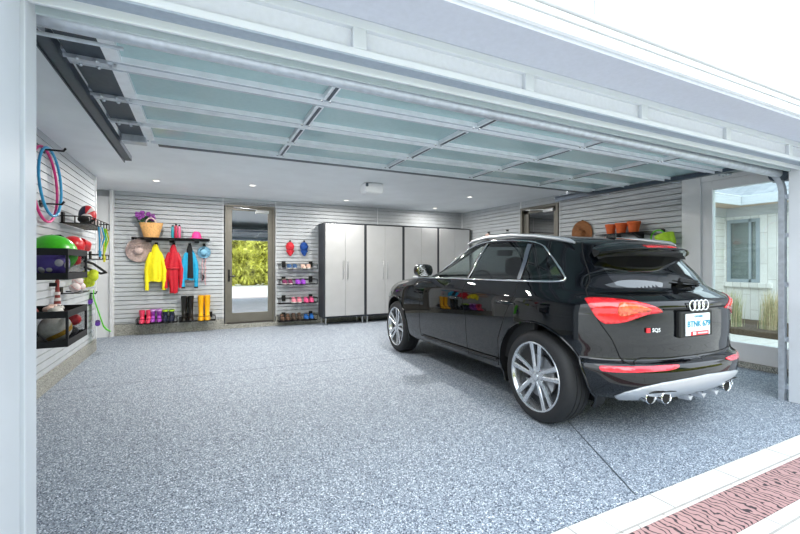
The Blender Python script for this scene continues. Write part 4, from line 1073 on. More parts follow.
def both(fn):
    for s in (-1, 1): fn(s)

# ---- windows and openings, given as (distance forward of the rear axle, height) on the flank
fw = [sz(*q) for q in ((1.83, 1.080), (1.43, 1.268), (1.255, 1.352), (1.10, 1.408), (.905, 1.438), (1.03, 1.090))]
rw_ = [sz(*q) for q in ((.985, 1.094), (.87, 1.434), (.59, 1.440), (.30, 1.413), (.262, 1.25), (.255, 1.102))]
qw = [sz(*q) for q in ((.205, 1.104), (.20, 1.25), (.225, 1.402), (.10, 1.363), (-.02, 1.262), (-.145, 1.145), (-.16, 1.118), (-.13, 1.110))]
wins = [dens(w_, .03) for w_ in (fw, rw_, qw)]
ARC = .415
def arch(sc, rr=ARC, n=56):
    out = []
    for k in range(n):
        a = 2 * pi * k / n; z = max(.369 + rr * sin(a), .10); s = sc + rr * cos(a)
        r = max(z, .15); out.append((p_of_s(s, max(r, .225)), r))
    return out
arcs = [arch(0.0), arch(2.807)]
rear_glass = dens([(0, 1.052), (.30, 1.058), (.46, 1.068), (.545, 1.085), (.575, 1.15), (.60, 1.26), (.605, 1.36), (.56, 1.42), (.30, 1.435), (0, 1.44)], .03)
shield = dens([(P2, 1.105), (P2, 1.455), (p_of_x(.52, 1.455, True), 1.45), (p_of_x(.62, 1.30, True), 1.30), (p_of_x(.68, 1.12, True), 1.115)], .03)
outer = dens([(0, .285), (.45, .285), (.62, .295), (.78, .30), (.9, .305), (1.1, .31), (1.6, .315), (2.0, .312), (3.4, .285), (3.9, .27), (P2, .26), (P2, 1.998), (0, 1.998)], .03)
body = patch('body', 'car_paint', outer, CAR, 0, wins + arcs + [rear_glass, shield], .032, .02, (-1, 1))
both(lambda s: patch('front_window', 'car_glass', wins[0], CAR, -.003, (), .05, .04, (s,)))
both(lambda s: patch('rear_window', 'car_glass_dark', wins[1], CAR, -.003, (), .05, .04, (s,)))
both(lambda s: patch('quarter_window', 'car_glass_dark', wins[2], CAR, -.003, (), .05, .04, (s,)))
patch('tailgate_window', 'car_glass_rear', rear_glass, CAR, -.002, (), .04, .03, (-1, 1))
patch('windscreen', 'car_glass', shield, CAR, -.003, (), .06, .04, (-1, 1))
# chrome line round the side windows
dlo = [(2.05, 1.062), (1.75, 1.072), (1.40, 1.079), (1.0, 1.084), (.6, 1.090), (.25, 1.094), (-.10, 1.100), (-.165, 1.106), (-.182, 1.122), (-.16, 1.152), (-.03, 1.275), (.08, 1.362), (.13, 1.395), (.24, 1.425), (.40, 1.443), (.60, 1.456), (.85, 1.458), (1.0, 1.447), (1.15, 1.415), (1.30, 1.355), (1.45, 1.272), (1.60, 1.175)]
both(lambda s: MB().tube(on(chaikin([sz(*q) for q in dlo], 2, False), .004, s), .0085, 6).build('window_chrome', 'chrome', CAR, smooth=60, world=False))
both(lambda s: patch('pillar_cover', 'car_black', dens([sz(*q) for q in ((1.025, 1.094), (.90, 1.436), (.875, 1.436), (.99, 1.094))], .03), CAR, .004, (), .05, .03, (s,)))
both(lambda s: patch('pillar_cover', 'pillar_grey', dens([sz(*q) for q in ((.252, 1.104), (.258, 1.25), (.295, 1.411), (.245, 1.406), (.212, 1.25), (.210, 1.106))], .03), CAR, .004, (), .05, .03, (s,)))
both(lambda s: MB().tube(on(dens([sz(*q) for q in ((.985, 1.094), (.87, 1.438))], .04, False), .004, s), .006, 6).build('pillar_chrome', 'chrome', CAR, smooth=60, world=False))
# shut lines
seams = [[(1.98, .36), (1.99, .6), (1.95, .85), (1.84, 1.07)], [(.93, .34), (.94, .7), (.955, 1.08)], [(.46, .34), (.43, .55), (.33, .80), (.24, .95), (.215, 1.09)], [(1.9, .345), (1.2, .355), (.47, .372)]]
for sm in seams: both(lambda s: MB().tube(on(dens([sz(*q) for q in sm], .04, False), .0, s), .0028, 5).build('door_seam', 'seam_black', CAR, world=False))
hs = [(.76, 1.50), (.755, 1.40), (.735, 1.25), (.735, 1.12), (.80, 1.03), (.86, .985), (.80, .86), (.755, .79), (.70, .715), (.62, .53), (.523, .598), (.40, .588), (0, .585)]
both(lambda s: MB().tube(on(dens(chaikin(hs, 2, False), .03, False), .0, s), .0045, 5).build('tailgate_seam', 'seam_black', CAR, world=False))
# crease and trim along the tailgate between the lamps
MB().tube(on([(p * .05, .923) for p in range(7, -1, -1)], .001, -1) + on([(p * .05, .923) for p in range(1, 8)], .001, 1), .006, 6).build('tailgate_strip', 'seam_black', CAR, smooth=60, world=False)
# ---- lamps
tl = chaikin([(.888, .983), (.845, .998), (.76, 1.0), (.66, .995), (.53, .978), (.42, .945), (.35, .912), (.36, .900), (.46, .893), (.54, .868), (.62, .838), (.70, .826), (.775, .822)], 2)
both(lambda s: patch('tail_lamp', 'red_lens', tl, CAR, .006, (), .03, .02, (s,), .006))
ti = chaikin([(.68, .975), (.58, .966), (.47, .937), (.44, .918), (.52, .905), (.60, .885), (.67, .875)], 2)
both(lambda s: patch('indicator_lens', 'orange_lens', ti, CAR, .009, (), .03, .02, (s,), .003))
rf = chaikin([(.825, .532), (.80, .541), (.55, .545), (.27, .549), (.265, .535), (.33, .518), (.55, .510), (.80, .500), (.825, .510)], 1)
both(lambda s: patch('bumper_reflector', 'reflector_red', rf, CAR, .006, (), .03, .012, (s,), .006))
hl = chaikin([(P2 - .55, .80), (P2 - .9, .83), (P2 - 1.15, .85), (P2 - 1.1, .76), (P2 - .8, .70), (P2 - .55, .70)], 2)
both(lambda s: patch('head_lamp', 'car_glass', hl, CAR, .006, (), .05, .03, (s,), .006))
# ---- rear bumper lower part
df = [(0, .462), (.25, .452), (.42, .438), (.56, .408), (.66, .365), (.70, .325), (.64, .288), (.45, .286), (0, .286)]
patch('diffuser', 'silver_trim', dens(df, .03), CAR, .008, (), .03, .015, (-1, 1), .008)
for x in (-.10, .05, .20):
    MB().prism([(-.028, 0), (.028, 0), (.0, -.03)], (x, -.60, .292), (1, 0, 0), (0, 0, 1), (0, -.085, .01)).build('diffuser_fin', 'silver_trim', CAR, world=False)
for s in (-1, 1):
    for x, y in ((.445, -.635), (.345, -.675)):
        t = MB().lathe([(.040, .16), (.045, .02), (.049, .0), (.045, -.004), (.041, .004), (.038, .12)], (s * x, y, .322), (0, 1, 0), 24, sx=1.08, sy=.9).build('exhaust_tip', 'chrome', CAR, smooth=50, world=False)
        o = MB().lathe([(.039, 0), (.039, .001)], (s * x, y + .006, .322), (0, 1, 0), 20, cap0=True).build('exhaust_bore', 'seam_black', t, world=False)
    MB().grid(lambda a, b_: (s * (.28 + .22 * a), -.655 - .04 * (1 - a) - .01 * sin(pi * b_), .360 + .035 * b_ * sin(pi * min(max(a, .05), .95))), 10, 4).build('exhaust_shroud', 'car_black', CAR, smooth=60, world=False)
# ---- spoiler
def sp_sec(x):
    t = abs(x) / .53
    yb = -.425 + .13 * t ** 2.4; zt = 1.383 - .035 * t ** 3
    yf = yb + .22 - .15 * t ** 4
    th = .10 * (1 - .45 * t ** 4)
    return [(x, yf, zt + .034 - .03 * t ** 4), (x, yb + .09 - .04 * t ** 4, zt + .014 - .012 * t ** 4), (x, yb + .015, zt - .010), (x, yb, zt - .020), (x, yb + .010, zt - .038), (x, yb + .05, zt - .06), (x, yf, zt - .03)]
def sp_under(x):
    t = abs(x) / .53; a = sp_sec(x); th = .115 * (1 - .5 * t ** 4)
    return [(x, a[4][1] + .006, a[4][2] + .004), (x, a[4][1] + .03, a[4][2] - .028 * (1 - t ** 4)), (x, a[0][1] - .05, a[4][2] - .055 + .02 * t ** 4), (x, a[0][1] - .01, a[0][2] - .04), (x, a[4][1] + .05, a[4][2] + .01)]
sb = MB().rings([sp_sec(-.53 + 1.05 * k / 40) for k in range(41)])
sp_ = sb.build('roof_spoiler', 'car_paint', CAR, smooth=35, world=False)
MB().rings([sp_under(-.52 + 1.04 * k / 40) for k in range(41)]).build('spoiler_underside', 'car_black', sp_, smooth=40, world=False)
MB().rings([[(x, sp_sec(x)[2][1] - .003, sp_sec(x)[2][2] + .004), (x, sp_sec(x)[2][1] + .03, sp_sec(x)[2][2] + .014), (x, sp_sec(x)[3][1] + .01, sp_sec(x)[3][2] + .002), (x, sp_sec(x)[3][1] - .003, sp_sec(x)[3][2] + .001)] for x in [-.17 + .34 * k / 12 for k in range(13)]]).build('brake_lamp', 'red_lens', sp_, smooth=50, world=False)
# ---- plate, rings, badge, wiper
def rearpt(x, z, off=.0):
    P, n = Bn(p_of_x(x, z), z, -1 if x < 0 else 1); return P + n * off
yc = rearpt(0, .81).y
rec = MB().box(-.23, .135, yc - .018, yc + .03, .722, .905)
rec.build('plate_recess', 'car_black', CAR, world=False, bevel=.01)
pl = MB().box(-.180, .085, yc - .030, yc - .018, .735, .888).build('number_plate', 'plate_white', CAR, world=False, bevel=.004)
text_obj('plate_characters', 'BTNK 679', .058, 'plate_blue', pl, (-.0475, yc - .032, .815), (1, 0, 0), (0, 0, 1), .001, .0012)
text_obj('plate_heading', 'ONTARIO', .022, 'plate_blue', pl, (-.0475, yc - .032, .868), (1, 0, 0), (0, 0, 1), .001)
f = MB(); f.box(-.135, .06, yc - .034, yc - .030, .737, .765)
fr_ = f.build('plate_frame', 'badge_red', pl, world=False)
MB().box(-.115, -.085, yc - .036, yc - .034, .741, .761).build('dealer_mark', 'plate_white', fr_, world=False)
MB().box(-.065, .045, yc - .036, yc - .034, .746, .757).build('dealer_lettering', 'silver_trim', fr_, world=False)
for k in range(4):
    x = -.095 + .048 * k
    c = rearpt(x, .942, .010)
    ring = [(c.x + .033 * cos(2 * pi * j / 28), c.y, c.z + .035 * sin(2 * pi * j / 28)) for j in range(28)]
    MB().tube(ring, .006, 8, True).build('emblem_ring', 'chrome', CAR, smooth=60, world=False)
c = rearpt(-.42, .783, .008)
tx = (rearpt(-.36, .783) - rearpt(-.48, .783)).normalized()
MB().obox(c - tx * .05, tx * .014, (0, .003, 0), (0, 0, .016)).build('badge_block', 'badge_red', CAR, world=False)
text_obj('model_badge', 'SQ5', .036, 'chrome', CAR, c + tx * .012, tx, (0, 0, 1), .002, .001)
wp = on([(.06, 1.075), (.09, 1.10), (.20, 1.095), (.33, 1.085)], .03, 1)
wi = MB().tube(wp, .012, 6, rr=[.02, .018, .012, .006]).build('rear_wiper', 'car_black', CAR, smooth=50, world=False)
MB().tube(on([(.02, 1.108), (.2, 1.083), (.38, 1.075)], .014, 1), .006, 5).build('wiper_blade', 'black_rubber', wi, world=False)
# ---- roof rails, aerial, handles, mirrors, sill
def rail_(s):
    P = [(s * .628, 1.35, 1.455), (s * .635, 1.25, 1.482), (s * .64, .983, 1.508), (s * .64, .6, 1.508), (s * .635, .295, 1.482), (s * .62, .05, 1.447), (s * .612, -.08, 1.424), (s * .607, -.13, 1.405)]
    MB().tube(P, .016, 8, rr=[.008, .015, .017, .017, .017, .018, .018, .008]).build('roof_rail', 'silver_trim', CAR, smooth=60, world=False)
both(rail_)
MB().prism([(-.07, 0), (.09, 0), (.02, .035), (-.045, .06), (-.065, .05)], (.008, .06, 1.445), (0, 1, 0), (0, 0, 1), (-.016, 0, 0)).build('aerial_fin', 'car_paint', CAR, world=False, bevel=.006)
def handle_(s):
    for yy, z in ((1.144, .885), (.327, .905)):
        P = Vector((s * .925, yy, z))
        MB().tube([(s * .915, yy + .11, z), (s * .945, yy + .085, z + .002), (s * .955, yy, z + .004), (s * .945, yy - .085, z + .002), (s * .91, yy - .11, z)], .012, 8, rr=[.008, .012, .014, .012, .008]).build('door_handle', 'car_paint', CAR, smooth=60, world=False)
both(handle_)
def mirror_(s):
    rg = []
    for k in range(9):
        t = k / 8; sc = [.05, .62, .86, .96, 1.0, 1.0, .99, .97, .95][k]; yy = 1.87 - .16 * t
        rg.append([(s * (.985 + .105 * sc * (abs(cos(a)) ** .8) * (1 if cos(a) > 0 else -1)), yy, 1.160 + .078 * sc * (abs(sin(a)) ** .8) * (1 if sin(a) > 0 else -1)) for a in [2 * pi * j / 24 for j in range(24)]])
    mr = MB().rings(rg, True, True, True).build('door_mirror', 'car_paint', CAR, smooth=50, world=False)
    q = MB(); q.rings([[(s * (.985 + k2 * .098 * (abs(cos(a)) ** .8) * (1 if cos(a) > 0 else -1)), 1.707 - .001 * i, 1.160 + k2 * .071 * (abs(sin(a)) ** .8) * (1 if sin(a) > 0 else -1)) for a in [2 * pi * j / 24 for j in range(24)]] for i, k2 in enumerate((1.0, .92))])
    q.build('mirror_glass', 'chrome', mr, world=False)
    q = MB(); q.box(*sorted((s * .88, s * 1.07)), 1.72, 1.86, 1.073, 1.09); q.build('mirror_foot', 'silver_trim', mr, world=False, bevel=.006)
both(mirror_)
both(lambda s: MB().tube(on([sz(1.95, .372), sz(1.4, .380), sz(.75, .392), sz(.45, .40)], .012, s), .010, 6).build('sill_strip', 'car_black', CAR, smooth=50, world=False))
# ---- arches with liners
def liner(s):
    for sc in (0.0, 2.807):
        A = [pi * 1.12 - (pi * 1.24) * k / 40 for k in range(41)]
        lip = []
        for a in A:
            z = .369 + ARC * sin(a); y = sc + ARC * cos(a); P = Bn(p_of_s(y, max(z, .285)), max(z, .285), s)[0]
            lip.append((P.x, y, z))
        q = MB(); q.rings([lip, [(s * .60, y, z) for x, y, z in lip]], False, False, False)
        q.build('wheel_arch_liner', 'car_black', CAR, smooth=60, world=False)
        q = MB(); q.prism([(ARC * cos(a), ARC * sin(a)) for a in A], (s * .60, sc, .369), (0, 1, 0), (0, 0, 1), (s * .002, 0, 0))
        q.build('wheel_arch_back', 'car_black', CAR, world=False)
        MB().tube([(x + s * .004, y, z) for x, y, z in lip], .009, 6).build('wheel_arch_lip', 'car_paint', CAR, smooth=60, world=False)
both(liner)
q = MB(); q.box(-.58, .58, -.42, 3.35, .30, .38); q.box(-.82, .82, .45, 2.35, .30, .36)
q.build('underbody', 'car_black', CAR, world=False)
# ---- cabin
q = MB(); q.box(-.80, .80, -.30, 2.0, .34, .42); q.build('cabin_floor', 'interior_black', CAR, world=False)
q = MB()
q.box(-.86, -.80, .05, 1.85, .42, 1.02); q.box(.80, .86, .05, 1.85, .42, 1.02); q.box(-.66, .66, -.42, -.36, .42, .98); q.box(-.70, .70, -.36, .02, .42, 1.0)
q.build('door_cards', 'interior_black', CAR, world=False, bevel=.02)
q = MB(); q.rings([[(x, 1.62 - .0 * abs(x), 1.0), (x, 1.60, 1.06), (x, 1.75, 1.085), (x, 2.05, 1.06), (x, 2.1, .6), (x, 1.7, .6)] for x in (-.78, -.4, 0, .4, .78)])
q.build('dashboard', 'interior_black', CAR, smooth=30, world=False)
def seat(x, y, rear=False):
    w_ = .25
    b_ = MB(); b_.rings([[(x + w_ * u * k, y + yy, .55 + zz) for u, k in ((-1, 1), (-.8, 1), (.8, 1), (1, 1))] + [(x + w_ * u, y + yy, .42) for u in (1, -1)] for yy, zz, k in ((0, .0, 1), (.1, .04, 1), (.4, .06, 1), (.5, .0, 1))])
    o = b_.build('seat', 'seat_leather', CAR, smooth=40, world=False, bevel=.03)
    rg = []
    for t in [k / 8 for k in range(9)]:
        ww = w_ * (1 - .22 * t ** 3); z = .50 + .58 * t; yy = y + .05 - .18 * t
        rg.append([(x + ww * cos(a), yy + .065 * sin(a) * (1 - .3 * t), z) for a in [2 * pi * j / 20 for j in range(20)]])
    MB().rings(rg).build('seat_back', 'seat_leather', o, smooth=50, world=False)
    rg = []
    for t in [k / 8 for k in range(9)]:
        e_ = sqrt(max(0, 1 - (2 * t - 1) ** 4)); rg.append([(x + .125 * (.25 + .75 * e_) * cos(a), y - .15 + .055 * (.3 + .7 * e_) * sin(a), 1.11 + .20 * t) for a in [2 * pi * j / 20 for j in range(20)]])
    MB().rings(rg).build('head_rest', 'seat_leather', o, smooth=50, world=False)
seat(-.37, 1.02); seat(.37, 1.02)
for x in (-.42, 0, .42): seat(x, .10)
wh = [(-.37 + .185 * cos(a), 1.52 - .055 * sin(a), .985 + .175 * sin(a)) for a in [2 * pi * k / 28 for k in range(28)]]
sw = MB(); sw.tube(wh, .014, 8, True); sw.cyl((-.37, 1.54, .98), (-.37, 1.72, .93), .05); sw.obox((-.37, 1.525, .98), (.17, 0, 0), (0, .012, -.004), (0, .006, .03))
sw.build('steering_wheel', 'interior_black', CAR, smooth=50, world=False)
MB().obox((0, 1.52, 1.37), (.11, 0, 0), (0, .015, .004), (0, -.01, .035)).build('rear_view_mirror', 'interior_black', CAR, world=False, bevel=.01)
# ---- wheels
WZ = .3565
def wheel(s, sc, turn):
    """tyre part of the car with rim, spokes, hub and disc as sub-parts"""
    xo = s * .905
    def ln(prof, m, name, par, n=56, sm=35):
        return MB().lathe([(r, d) for r, d in prof], (xo, sc, WZ), (-s, 0, 0), n).build(name, m, par, smooth=sm, world=False)
    prof = [(.262, .020), (.268, .006), (.285, .000), (.315, .002), (.334, .012), (.348, .030), (.3545, .05), (.3560, .075), (.3560, .078), (.350, .079), (.350, .085), (.3560, .086), (.3560, .12), (.350, .121), (.350, .129), (.3560, .130), (.3560, .165), (.350, .166), (.350, .172), (.3560, .173), (.3545, .20), (.346, .22), (.33, .236), (.27, .25)]
    ty = ln(prof, 'tyre_rubber', 'tyre', CAR)
    ln([(.2655, .010), (.270, .004), (.266, .001), (.257, .003), (.250, .012), (.247, .03), (.238, .05), (.232, .19), (.262, .24)], 'rim_silver', 'wheel_rim', ty)
    ln([(.0, .085), (.232, .085), (.232, .09)], 'rim_dark', 'wheel_barrel', ty)
    ln([(.05, .060), (.165, .060), (.165, .075)], 'disc_steel', 'brake_disc', ty, 40)
    ln([(.0, .012), (.026, .012), (.031, .016), (.034, .03), (.07, .034), (.072, .07)], 'rim_silver', 'hub', ty, 32)
    q = MB(); q.obox((xo - s * .052, sc + .13, WZ + .03), (s * .014, 0, 0), (0, .035, 0), (0, 0, .075)); q.build('brake_caliper', 'car_black', ty, world=False, bevel=.01)
    for k in range(5):
        an = turn + 2 * pi * k / 5; u = Vector((0, cos(an), sin(an))); v = Vector((0, -sin(an), cos(an))); ax = Vector((-s, 0, 0)); c0 = Vector((xo, sc, WZ))
        sk = MB()
        for e_ in (-1, 1):
            rg = []
            for rr, lat, wd, dp in ((.040, .016, .014, .022), (.10, .026, .0175, .024), (.18, .036, .019, .016), (.235, .043, .021, .008), (.258, .046, .024, .006)):
                c_ = c0 + u * rr + v * (e_ * lat) + ax * dp
                rg.append([c_ - v * wd + ax * .004, c_ - v * wd * .6 - ax * .002, c_ + v * wd * .6 - ax * .002, c_ + v * wd + ax * .004, c_ + v * wd * .8 + ax * .03, c_ - v * wd * .8 + ax * .03])
            sk.rings(rg)
        # joined at the hub: one double spoke
        sk.obox(c0 + u * .05 + ax * .03, u * .03, v * .028, ax * .008)
        sk.build('double_spoke', 'rim_silver', ty, smooth=30, world=False)
    for k in range(5):
        a = turn + pi / 5 + 2 * pi * k / 5
        MB().cyl((xo - s * .03, sc + .052 * cos(a), WZ + .052 * sin(a)), (xo - s * .045, sc + .052 * cos(a), WZ + .052 * sin(a)), .009, n=8).build('wheel_bolt', 'rim_dark', ty, world=False)
for s in (-1, 1):
    wheel(s, 0.0, radians(92)); wheel(s, 2.807, radians(104))
# ------------------------------------------------------------------ outside: paving, neighbouring wing, planting, hedge
def brick_mat(name, c1, c2, mort, scale, bw, rh, msize, rough=.8, bump=.4, axis=None):
    m, nt, b = new_mat(name); N, L = nt.nodes, nt.links
    tc = N.new('ShaderNodeTexCoord'); mp = N.new('ShaderNodeMapping'); L.new(tc.outputs['Object'], mp.inputs[0])
    if axis: mp.inputs['Rotation'].default_value = axis
    br = N.new('ShaderNodeTexBrick'); br.inputs['Scale'].default_value = scale; br.inputs['Brick Width'].default_value = bw; br.inputs['Row Height'].default_value = rh; br.inputs['Mortar Size'].default_value = msize
    br.inputs['Color1'].default_value = hx(c1); br.inputs['Color2'].default_value = hx(c2); br.inputs['Mortar'].default_value = hx(mort)
    L.new(mp.outputs[0], br.inputs['Vector'])
    nz = N.new('ShaderNodeTexNoise'); nz.inputs['Scale'].default_value = 9; nz.inputs['Detail'].default_value = 6; L.new(tc.outputs['Object'], nz.inputs['Vector'])
    mx = N.new('ShaderNodeMixRGB'); mx.blend_type = 'OVERLAY'; mx.inputs[0].default_value = .35
    L.new(br.outputs['Color'], mx.inputs[1]); L.new(nz.outputs['Fac'], mx.inputs[2]); L.new(mx.outputs[0], b.inputs['Base Color'])
    bp = N.new('ShaderNodeBump'); bp.inputs['Strength'].default_value = bump; bp.inputs['Distance'].default_value = .02
    L.new(nz.outputs['Fac'], bp.inputs['Height']); L.new(bp.outputs['Normal'], b.inputs['Normal'])
    b.inputs['Roughness'].default_value = rough
    M[name] = m
brick_mat('pavers', '#e3e0da', '#d7d4cf', '#a9a59f', 1.0, .62, .31, .006, .85, .1)
brick_mat('stone', '#f7f6f4', '#ecebe9', '#cfcdca', 1.0, .62, .14, .006, .85, .5, (0, -pi / 2, 0))
brick_mat('stone_front', '#f7f6f4', '#ecebe9', '#cfcdca', 1.0, .62, .14, .006, .85, .5, (-pi / 2, 0, 0))
brick_mat('shingles', '#a2a5aa', '#8f9298', '#74777d', 1.0, .32, .16, .006, .85, .3)
mat('wood_soffit', '#d6bda4', .6, vary=.1, scale=20)
mat('grey_fascia', '#c6cacf', .5, vary=.03)
mat('window_grey', '#a9b5be', .4, vary=.03)
mat('soil', '#5a4c3e', .95, vary=.2, scale=30)
mat('grass_green', '#aeb389', .7, vary=.2, scale=30)
mat('grass_straw', '#d9c8a4', .7, vary=.15, scale=30)
mat('hedge_leaf', '#cfc95c', .6, vary=.5, scale=2.2)
mat('tree_leaf', '#6f8a34', .6, vary=.35, scale=2)
mat('bark', '#4e3c31', .9, vary=.2, scale=12)
glass_mat('house_pane', '#c9d8d8', .12)
# red permeable paver: wavy dark slots
m, nt, b = new_mat('red_paver'); N, L = nt.nodes, nt.links
tc = N.new('ShaderNodeTexCoord')
wv = N.new('ShaderNodeTexWave'); wv.inputs['Scale'].default_value = 9; wv.inputs['Distortion'].default_value = 9; wv.inputs['Detail'].default_value = 2; wv.inputs['Detail Scale'].default_value = 1.6
L.new(tc.outputs['Object'], wv.inputs['Vector'])
r = N.new('ShaderNodeValToRGB'); r.color_ramp.interpolation = 'LINEAR'
e = r.color_ramp.elements; e[0].position = .12; e[0].color = hx('#3a3034'); e[1].position = .24; e[1].color = hx('#b58f8c')
L.new(wv.outputs['Fac'], r.inputs['Fac']); L.new(r.outputs['Color'], b.inputs['Base Color']); b.inputs['Roughness'].default_value = .85
M['red_paver'] = m
# driveway
d = MB(); d.box(-14, 30, -9, 1.0, -.12, -.004)
struct(d.build('driveway', 'pavers'), 'pale paved driveway in front of the garage', 'driveway')
d = MB(); x = -2.9
while x < 5.6:
    d.box(x + .003, x + .307, 1.222, 1.378, -.12, -.002); x += .31
struct(d.build('paving_border', 'pavers', bevel=.004), 'row of pale edging pavers along the garage threshold', 'paving')
struct(MB().box(-3, 5.9, 1.003, 1.219, -.12, -.004).build('paving_strip', 'red_paver'), 'strip of reddish grid pavers along the driveway edge', 'paving')
struct(MB().box(5.9, 30, 1.0, 1.38, -.12, -.005).build('paving_side', 'pavers'), 'pale paving beside the garage', 'paving')
# courtyard ground
struct(MB().box(6.05, 16, 1.38, 9, -.12, .02).build('courtyard_ground', 'pavers'), 'pale ground of the side courtyard', 'ground')
# neighbouring wing: wall A faces the camera side, wall B runs towards it
t = thing('house_wing', 'pale stone house wing with grey framed window seen through the white glazed door', 'house', (10, 4.7, 0))
a = MB(); a.box(6.1, 10.3, 4.73, 5.0, 0, 2.6); a.build('stone_wall', 'stone_front', t)
a = MB(); y0, y1, z0, z1 = 4.12, 4.70, .86, 2.16
a.box(10, 10.3, y1, 4.73, 0, 2.6); a.box(10, 10.3, -1.5, y0, 0, 2.6); a.box(10, 10.3, y0, y1, 0, z0); a.box(10, 10.3, y0, y1, z1, 2.6)
wb = a.build('stone_wall', 'stone', t)
a = MB(); a.box(9.94, 10.05, y0 - .2, y1 + .03, z0 - .1, z0); a.build('window_sill', 'stone', wb, bevel=.01)
a = MB(); a.box(10.02, 10.1, y0, y0 + .08, z0, z1); a.box(10.02, 10.1, y1 - .06, y1, z0, z1); a.box(10.02, 10.1, y0 + .08, y1 - .06, z1 - .07, z1); a.box(10.02, 10.1, y0 + .08, y1 - .06, z0, z0 + .07); a.box(10.02, 10.1, y0 + .16, y0 + .2, z0, z1)
wf = a.build('window_frame', 'window_grey', t, bevel=.004)
MB().box(10.05, 10.056, y0 + .08, y1 - .06, z0 + .07, z1 - .07).build('pane', 'house_pane', wf)
MB().box(10.28, 10.3, y0 - .3, y1 + .3, z0 - .3, z1 + .3).build('room_wall', 'white_paint', t)
MB().box(10.16, 10.22, y0, y1, z0, z0 + .42).build('blind', 'grey_fascia', t)
a = MB(); a.box(6.1, 10.3, 4.23, 4.75, 2.40, 2.43); a.box(9.5, 10.3, -1.5, 4.23, 2.40, 2.43); a.build('soffit', 'wood_soffit', t)
a = MB(); a.box(6.1, 10.0, 4.66, 4.735, 2.22, 2.40); a.box(9.93, 10.0, -1.5, 4.66, 2.22, 2.40); a.build('eave_beam', 'grey_fascia', t)
a = MB(); a.box(6.1, 9.5, 4.20, 4.23, 2.38, 2.56); a.box(9.47, 9.5, -1.5, 4.20, 2.38, 2.56); a.build('gutter', 'grey_fascia', t, bevel=.006)
a = MB(); a.add([(6.1, 4.19, 2.56), (9.47, 4.19, 2.56), (12.5, 7.2, 4.1), (6.1, 7.2, 4.1)], [(0, 1, 2, 3)]); a.add([(9.47, 4.19, 2.56), (9.47, -1.5, 2.56), (12.5, -1.5, 4.1), (12.5, 7.2, 4.1)], [(0, 1, 2, 3)])
a.build('roof', 'shingles', t)
# planting bed with grasses
struct(MB().box(8.3, 9.95, 1.5, 4.65, 0, .12).build('planting_bed', 'soil'), 'planting bed along the stone wall', 'planting bed')
def grass(x, y, h, n, straw, label):
    rnd = random.Random(int(x * 100 + y * 10)); q = MB()
    for _ in range(n):
        a = rnd.uniform(0, 2 * pi); l = h * rnd.uniform(.55, 1.05); sp = rnd.uniform(.02, .2) * h; w_ = .006
        bx, by = x + rnd.gauss(0, .06), y + rnd.gauss(0, .06); pts = []
        for k in range(5):
            u = k / 4; pts.append(Vector((bx + cos(a) * sp * u ** 1.8, by + sin(a) * sp * u ** 1.8, .11 + l * (u - .18 * u ** 3))))
        sd = Vector((-sin(a), cos(a), 0)) * w_; vs = []
        for k, p in enumerate(pts): vs += [p - sd * (1 - k / 4.2), p + sd * (1 - k / 4.2)]
        q.add(vs, [(2 * k, 2 * k + 1, 2 * k + 3, 2 * k + 2) for k in range(4)], 1 if rnd.random() < straw else 0)
    o = q.build('ornamental_grass', ['grass_green', 'grass_straw'], fix=False); tag(o, label, 'grass plant', 'grasses along the stone wall')
grass(8.6, 3.95, .82, 260, .25, 'green ornamental grass behind the car tail at the foot of the stone wall')
grass(8.75, 3.45, .85, 320, .75, 'straw coloured ornamental grass tuft, the fullest one outside the glazed door')
grass(8.7, 3.0, .8, 260, .45, 'mixed green and straw grass tuft next to the curved door track')
grass(8.9, 4.35, .75, 200, .35, 'green grass tuft nearest the grey framed house window')
# greenery across the driveway (seen in the reflections)
def leafy(name, label, cat, spots, n, size, m, seed, trunk=None):
    rnd = random.Random(seed); t = thing(name, label, cat, (spots[0][0], spots[0][1], 0)); q = MB()
    for _ in range(n):
        cx, cy, cz, rx, ry, rz = rnd.choice(spots)
        while 1:
            p = [rnd.uniform(-1, 1) for _ in range(3)]
            if .35 < sum(k * k for k in p) <= 1: break
        c = Vector((cx + p[0] * rx, cy + p[1] * ry, cz + p[2] * rz))
        u = Vector((rnd.gauss(0, 1), rnd.gauss(0, 1), rnd.gauss(0, 1))).normalized(); v = u.orthogonal().normalized(); s_ = size * rnd.uniform(.6, 1.3)
        q.add([c - u * s_, c + v * s_ * .5, c + u * s_, c - v * s_ * .5], [(0, 1, 2, 3)])
    q.build('foliage', m, t, fix=False)
    if trunk:
        b_ = MB()
        for x, y, h, r_ in trunk: b_.cyl((x, y, 0), (x, y, h), r_, r_ * .6, 10)
        b_.build('trunk', 'bark', t, smooth=50)
leafy('hedge', 'long yellow-green hedge along the far side of the driveway', 'hedge', [(x_ * 1.3, -8.2, z, 1.2, .8, 1.0) for x_ in range(-8, 21) for z in (.9, 2.3)], 30000, .15, 'hedge_leaf', 3)
hc = MB()
for x_ in range(-8, 21):
    for z in (.8, 2.2): hc.ball((x_ * 1.3, -8.4, z), 1.0, .5, .85, 14, 9)
hc.build('hedge_core', 'hedge_leaf', bpy.data.objects['hedge'], smooth=60)
for k, x in enumerate((-6, 3, 13)):
    leafy('tree', 'green tree behind the hedge across the driveway, %s' % ('left one', 'middle one', 'right one')[k], 'tree', [(x + dx, -11 + dy, z, 1.8, 1.6, 1.3) for dx in (-.9, .9) for dy in (-.6, .6) for z in (4.2, 5.8)], 3600, .2, 'tree_leaf', 20 + k, [(x, -11, 4.5, .22)])
struct(MB().box(-30, 30, -30, -9, -.12, -.02).build('lawn', 'grass_green'), 'lawn beyond the driveway', 'lawn')
